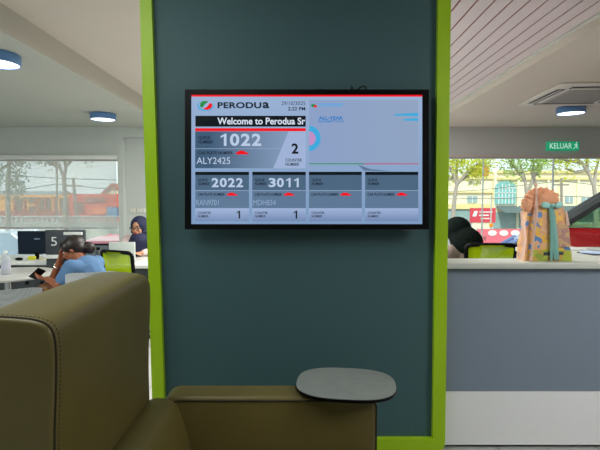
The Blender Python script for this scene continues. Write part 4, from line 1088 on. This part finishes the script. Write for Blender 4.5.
obj('banner_cloth', local(bn, boxes((PX(478, YBN), PX(560, YBN), YBN, YBN + .03, PZ(244.5, YBN), PZ(229, YBN)))), mat('red banner cloth', '#dd6a7a', .7, .06), bn)
for q in (493, 504.5, 516):
    bm = bmesh.new(); prism(bm, [(PX(q, YBN) + .17 * math.cos(a), PZ(233, YBN) + .11 * math.sin(a)) for a in [2 * PI * k / 20 for k in range(20)]], YBN - .02, YBN, 'y'); obj('white_oval', local(bn, bm), M['white'], bn)
for q in (478.5, 520, 559): obj('post', local(bn, boxes((PX(q, YBN) - .02, PX(q, YBN) + .02, YBN + .03, YBN + .07, GND, PZ(228, YBN)))), M['alu'], bn)
lamp_post = thing('bollard', 'thin pale post with an orange reflector beyond the showroom window', 'post', (PX(491.5, 19), 19, GND))
obj('pole', local(lamp_post, boxes((PX(491, 19), PX(492, 19), 19, 19.04, GND, PZ(196, 19)))), M['alu'], lamp_post)
bm = bmesh.new(); ball(bm, (PX(491.5, 19), 18.97, PZ(225, 19)), (.09, .03, .09), 8); obj('reflector', local(lamp_post, bm), mat('orange reflector', '#e88a1c', .4), lamp_post)

# trees
M['bark'] = mat('grey bark', '#a89c92', .9, .2, 12); M['bark_dark'] = mat('brown bark', '#94867a', .9, .2, 12)
def leafmat(n, c):
    m = mat(n, c, .6, .35, 3.0); t = m.node_tree; N = t.nodes; L = t.links
    b = [q for q in N if q.type == 'BSDF_PRINCIPLED'][0]; out = [q for q in N if q.type == 'OUTPUT_MATERIAL'][0]
    tr = N.new('ShaderNodeBsdfTranslucent'); tr.inputs[0].default_value = lin(c); mx = N.new('ShaderNodeMixShader'); mx.inputs[0].default_value = .45
    L.new(b.outputs[0], mx.inputs[1]); L.new(tr.outputs[0], mx.inputs[2]); L.new(mx.outputs[0], out.inputs[0])
    return m
M['leaf'] = leafmat('yellow green leaf', '#cfd24a'); M['leaf2'] = leafmat('mid green leaf', '#a6bf5c'); M['leaf_dull'] = leafmat('dull leaf', '#8a927a')
def leaves(bm, c, r, n, sz):
    for _ in range(n):
        d = Vector((random.gauss(0, 1), random.gauss(0, 1), random.gauss(0, 1))).normalized() * r * random.random() ** .45
        p = Vector(c) + d; u = Vector((random.gauss(0, 1), random.gauss(0, 1), random.gauss(0, 1))).normalized(); w = u.orthogonal().normalized(); s = sz * random.uniform(.6, 1.3)
        quad(bm, [p - u * s, p + w * s * .45, p + u * s, p - w * s * .45])
def tree(label, Y, trunk, tips, leaf, bark, n, rad, sz, base, group='trees beyond the showroom windows'):
    """trunk: pixel path with widths; tips: [(path pixels), ...] branch lines ending in leaf clumps"""
    x0 = PX(trunk[0][0], Y); t = thing('tree', label, 'tree', (x0, Y, base), 0, group)
    bm = bmesh.new(); pts = [P(a, b, Y) for a, b, w in trunk]; pts[0].z = base
    tube(bm, pts, [w * .68 * Y / F / 2 for a, b, w in trunk], 10); tk = obj('trunk', local(t, bm), bark, t)
    bmc = bmesh.new()
    for path in tips:
        pp = [P(a, b, Y) + Vector((0, dy, 0)) for a, b, dy in path]
        bm = bmesh.new(); tube(bm, pp, [.06 * (1 - i / len(pp)) + .015 for i in range(len(pp))], 7); obj('branch', local(t, bm), bark, tk)
        leaves(bmc, pp[-1], rad, n, sz); leaves(bmc, pp[-1] + Vector((random.uniform(-.8, .8), random.uniform(-.8, .8), .4)), rad * .8, n // 2, sz)
    obj('crown', local(t, bmc), leaf, t, 0)
    return t
tree('yellow green street tree beside the pillar, leftmost of the three', 18, [(453.5, 240, 9), (453, 215, 6.5), (455, 195, 5.5), (457, 184, 5)],
     [[(457, 184, 0), (452, 172, 0), (449, 160, .3)], [(457, 184, 0), (466, 172, -.2), (474, 164, -.4)], [(457, 184, 0), (460, 172, .4), (462, 156, .6)], [(466, 172, -.2), (478, 168, .2), (485, 162, .2)], [(452, 178, 0), (447, 176, .2), (443, 174, .2)], [(461, 180, 0), (468, 176, 0), (474, 172, 0)]],
     M['leaf'], M['bark'], 250, .6, .08, GND)
tree('forked green street tree behind the gift bag', 18, [(527.5, 240, 8), (527, 215, 6), (527, 196, 5)],
     [[(527, 196, 0), (525, 180, 0), (522, 162, .2)], [(527, 196, 0), (533, 178, 0), (536, 164, -.2)], [(536, 186, 0), (537, 172, .4), (541, 160, .5)], [(525, 180, 0), (518, 168, .2), (512, 160, .2)], [(533, 178, 0), (545, 166, .3), (552, 158, .4)], [(522, 170, 0), (516, 174, 0), (514, 172, .1)]],
     M['leaf2'], M['bark'], 160, .55, .075, GND)
tree('green street tree with a slanting trunk at the right edge', 18, [(597, 235, 8), (596, 205, 6), (594, 186, 5.5), (588, 172, 4)],
     [[(588, 172, 0), (582, 163, 0), (575, 156, 0)], [(594, 186, 0), (599, 170, .2), (602, 160, .2)], [(588, 172, 0), (590, 162, .2), (590, 155, .2)], [(582, 163, 0), (570, 160, .2), (562, 158, .2)], [(588, 170, 0), (578, 172, .2), (570, 168, .3)]],
     M['leaf'], M['bark'], 170, .58, .075, GND)
tree('bare trunked street tree behind the roller blind, centre of the left window', 20, [(66, 232, 8), (65.5, 215, 7), (65, 195, 6), (64, 178, 5.5), (66, 166, 4.5)],
     [[(64, 178, 0), (60, 168, 0), (52, 160, 0)], [(66, 166, 0), (72, 160, 0), (82, 156, .3)], [(66, 166, 0), (64, 158, 0), (62, 150, .3)], [(60, 168, 0), (48, 162, 0), (44, 156, 0)]],
     M['leaf_dull'], M['bark_dark'], 60, .5, .08, GND)
tree('shaggy street tree behind the roller blind at the left edge', 20, [(8.5, 232, 9), (8, 210, 7), (8, 185, 6), (9, 165, 5)],
     [[(9, 172, 0), (16, 172, 0), (18, 182, 0)], [(9, 165, 0), (2, 168, 0), (-4, 176, 0)], [(9, 165, 0), (14, 160, 0), (16, 166, .2)], [(9, 165, 0), (8, 158, 0), (6, 152, .2)], [(9, 180, 0), (15, 186, 0), (17, 192, 0)]],
     M['leaf_dull'], M['bark_dark'], 90, .5, .08, GND)

# left: row of shops
YL_ = 50.0
def lbx(px): return PX(px, YL_)
def lbz(py): return PZ(py, YL_)
orange = mat('orange render', '#f5a848', .8, .06, .3); brick = mat('red brick render', '#b3604e', .8, .06, .3)
sh = thing('shop_row', 'low orange shop row with grey roof and red base across the road', 'building', (lbx(35), YL_, -2.3))
def spn(name, bm, m, par=sh): return obj(name, local(sh, bm), m, par, 20)
spn('wall', boxes((lbx(-60), lbx(72), YL_, YL_ + 6, -2.3, lbz(195))), orange); spn('base_band', boxes((lbx(-60), lbx(72), YL_ - .1, YL_, -2.3, lbz(211))), brick)
bm = bmesh.new(); prism(bm, [(YL_ - .15, lbz(197.6)), (YL_ + 3, lbz(190.5)), (YL_ + 7, lbz(197.6))], lbx(-60), lbx(54), 'x'); spn('roof', bm, mat('grey roof sheet', '#8d8f92', .6, .1, .6))
for a, b, c_, d in ((17, 22, 199, 211), (29, 35, 198, 203), (29, 35, 206, 212), (40, 44, 199, 211), (48, 51, 199, 210), (60, 64, 198, 212), (-10, -2, 200, 210), (-30, -20, 200, 210)):
    w_ = spn('window', boxes((lbx(a), lbx(b), YL_ - .15, YL_ + .05, lbz(d), lbz(c_))), mat('shop window', '#7a5a4c', .5))
for q in (15, 25, 37, 46, 55, 68): spn('pilaster', boxes((lbx(q) - .12, lbx(q) + .12, YL_ - .2, YL_, -2.3, lbz(197))), brick)
rh = thing('red_shop', 'red shop front with an orange shape and blue sign across the road', 'building', (lbx(95), YL_, -2.3))
def rpn(name, bm, m, par=rh): return obj(name, local(rh, bm), m, par, 20)
rpn('wall', boxes((lbx(72), lbx(135), YL_ - .5, YL_ + 6, -2.3, lbz(194))), mat('red render', '#d8503f', .8, .05, .3)); rpn('sign_band', boxes((lbx(88), lbx(107), YL_ - .7, YL_ - .5, lbz(202), lbz(197.5))), mat('brown band', '#9a5a50', .7))
bm = bmesh.new(); prism(bm, [(lbx(a), lbz(b)) for a, b in ((94.5, 214), (95, 209), (98, 207.5), (106, 207.5), (110, 209.5), (109, 212), (104, 214.5))], YL_ - .75, YL_ - .5, 'y'); rpn('orange_shape', bm, mat('orange sign', '#f0743a', .6))
rpn('blue_sign', boxes((lbx(109.5), lbx(120), YL_ - .75, YL_ - .5, lbz(216), lbz(207))), mat('blue sign', '#4d86b8', .6)); rpn('window', boxes((lbx(76), lbx(86), YL_ - .6, YL_ - .45, lbz(213), lbz(202))), mat('dark shop opening', '#8a5048', .6))
gh = thing('gable_house', 'cream gabled house with a red roof rising behind the red shop', 'building', (PX(113, 58), 58, -2.3))
def G(a, b): return (PX(a, 58), PZ(b, 58))
bm = bmesh.new(); prism(bm, [(G(104, 212)[0], -2.3), (G(122, 212)[0], -2.3), G(122, 193), G(113, 185.5), G(104, 194)], 58, 64, 'y'); obj('wall', local(gh, bm), cream, gh)
bm = bmesh.new(); prism(bm, [G(102.5, 195.5), G(113, 185.5), G(124, 193.5), G(124, 191), G(113, 183.2), G(102.5, 193)], 57.6, 64.2, 'y'); obj('roof', local(gh, bm), brick, gh)

# roadside fence
YFN = 23.5
fe = thing('roadside_fence', 'pale grey low panel fence along the road behind the blind', 'fence', (PX(60, YFN), YFN, GND))
obj('fence_wall', local(fe, boxes((-30, PX(135, YFN), YFN, YFN + .15, GND, PZ(222, YFN)))), mat('grey render', '#a8a8a2', .8, .05), fe)
obj('coping', local(fe, boxes((-30, PX(135, YFN), YFN - .05, YFN + .2, PZ(216.5, YFN) - .03, PZ(216, YFN)))), M['alu'], fe)
for k in range(40):
    q = PX(135 - 5.2 * k, YFN); obj('fence_post', local(fe, boxes((q - .05, q + .05, YFN + .02, YFN + .1, GND, PZ(216.5, YFN)))), M['alu'], fe)
bm = bmesh.new()
for k in range(160):
    q = PX(135 - 1.3 * k, YFN); box(bm, q - .012, q + .012, YFN + .05, YFN + .07, PZ(222, YFN), PZ(216.5, YFN))
obj('fence_bars', local(fe, bm), M['alu'], fe)

# utility poles and wires
def pole(label, pa, pb, Y, w):
    a, b = P(*pa, Y), P(*pb, Y); a.z = GND if Y < 24 else -2.3; 
    o = thing('utility_pole', label, 'pole', a); obj('shaft', shift(o, (lambda bm: (tube(bm, [a, b], w, 8), bm)[1])(bmesh.new())), M['bark_dark'], o)
    bm = bmesh.new(); box(bm, b.x - .5, b.x + .5, b.y - .05, b.y + .05, b.z - .5, b.z - .4); obj('crossarm', shift(o, bm), M['bark_dark'], o)
pole('slanting wooden utility pole right of the blind-covered tree', (81, 228), (73, 178), 26, .09)
pole('thin upright utility pole left of the blind-covered tree', (56.5, 228), (56.5, 150), 26, .06)
pole('thin pale utility pole seen before the cream building right of the bag', (562, 235), (561.5, 178), 30, .08)
def wire(label, pts, Y, r=.025):
    bm = bmesh.new(); ps = [P(a, b, Y) for a, b in pts]; tube(bm, ps, r, 6)
    o = obj('power_line', bm, M['dark'], None); tag(o, label, 'wire', 'overhead power lines')
wire('upper overhead wire crossing behind the left blind', [(-40, 172), (20, 176), (60, 178.5), (117, 180)], 26)
wire('lower overhead wire sagging behind the left blind', [(-20, 193), (20, 190), (56, 184), (117, 190)], 26)
wire('upper overhead wire crossing before the cream building', [(430, 193), (480, 190), (561, 181), (640, 190)], 30, .02)
wire('lower overhead wire crossing before the cream building', [(430, 199), (500, 198.5), (561, 196), (640, 199)], 30, .02)

# ------------------------------------------------------------------ light
w = bpy.data.worlds.new('sky'); sc.world = w; w.use_nodes = True
t = w.node_tree; N = t.nodes; L = t.links
for n_ in list(N): N.remove(n_)
out = N.new('ShaderNodeOutputWorld'); bg = N.new('ShaderNodeBackground'); L.new(bg.outputs[0], out.inputs[0])
tc = N.new('ShaderNodeTexCoord'); no = N.new('ShaderNodeTexNoise'); no.inputs['Scale'].default_value = 3.0; no.inputs['Detail'].default_value = 6
L.new(tc.outputs['Generated'], no.inputs['Vector'])
cr = N.new('ShaderNodeValToRGB'); cr.color_ramp.elements[0].position = .35; cr.color_ramp.elements[1].position = .65
cr.color_ramp.elements[0].color = (.72, .82, .95, 1); cr.color_ramp.elements[1].color = (1, 1, 1, 1)
L.new(no.outputs['Fac'], cr.inputs[0]); L.new(cr.outputs[0], bg.inputs[0]); bg.inputs[1].default_value = 1.7

def lamp(name, typ, loc, rot, e, col=(1, 1, 1), size=None, sy=None, spread=None):
    d = bpy.data.lights.new(name, typ); d.energy = e; d.color = col
    if typ == 'AREA':
        d.shape = 'RECTANGLE'; d.size = size; d.size_y = sy or size
        if spread: d.spread = spread
    o = bpy.data.objects.new(name, d); COL.objects.link(o); o.location = loc; o.rotation_euler = rot; return o
s = lamp('sun', 'SUN', (0, -20, 30), (R(48), 0, R(-18)), 3.6, (1, .95, .86)); s.data.angle = R(3)
# unseen fill lamps added to brighten the room; no ceiling panels hang here
lamp('hall_fill', 'AREA', (0, 5.4, 2.8), (0, 0, 0), 230, (1, .97, .92), 2.0, 3.4)  # added fill, hidden behind the pillar, for the hall and its ceiling
lamp('left_fill', 'AREA', (-4.2, 2.2, 2.72), (R(25), 0, 0), 150, (.95, 1, .98), 1.2, 2.0)  # added fill above the view, for the desks and people on the left
lamp('counter_fill', 'AREA', (2.7, 1.1, 2.72), (R(22), 0, 0), 95, (1, .97, .95), 1.2, 2.0)  # added fill aimed at the counter front and gift bag
lamp('lounge_fill', 'AREA', (-1.1, 1.25, 2.9), (R(4), R(-6), 0), 38, (.97, 1, 1), 2.4, 1.5)  # added fill for the armchair top and the pillar front
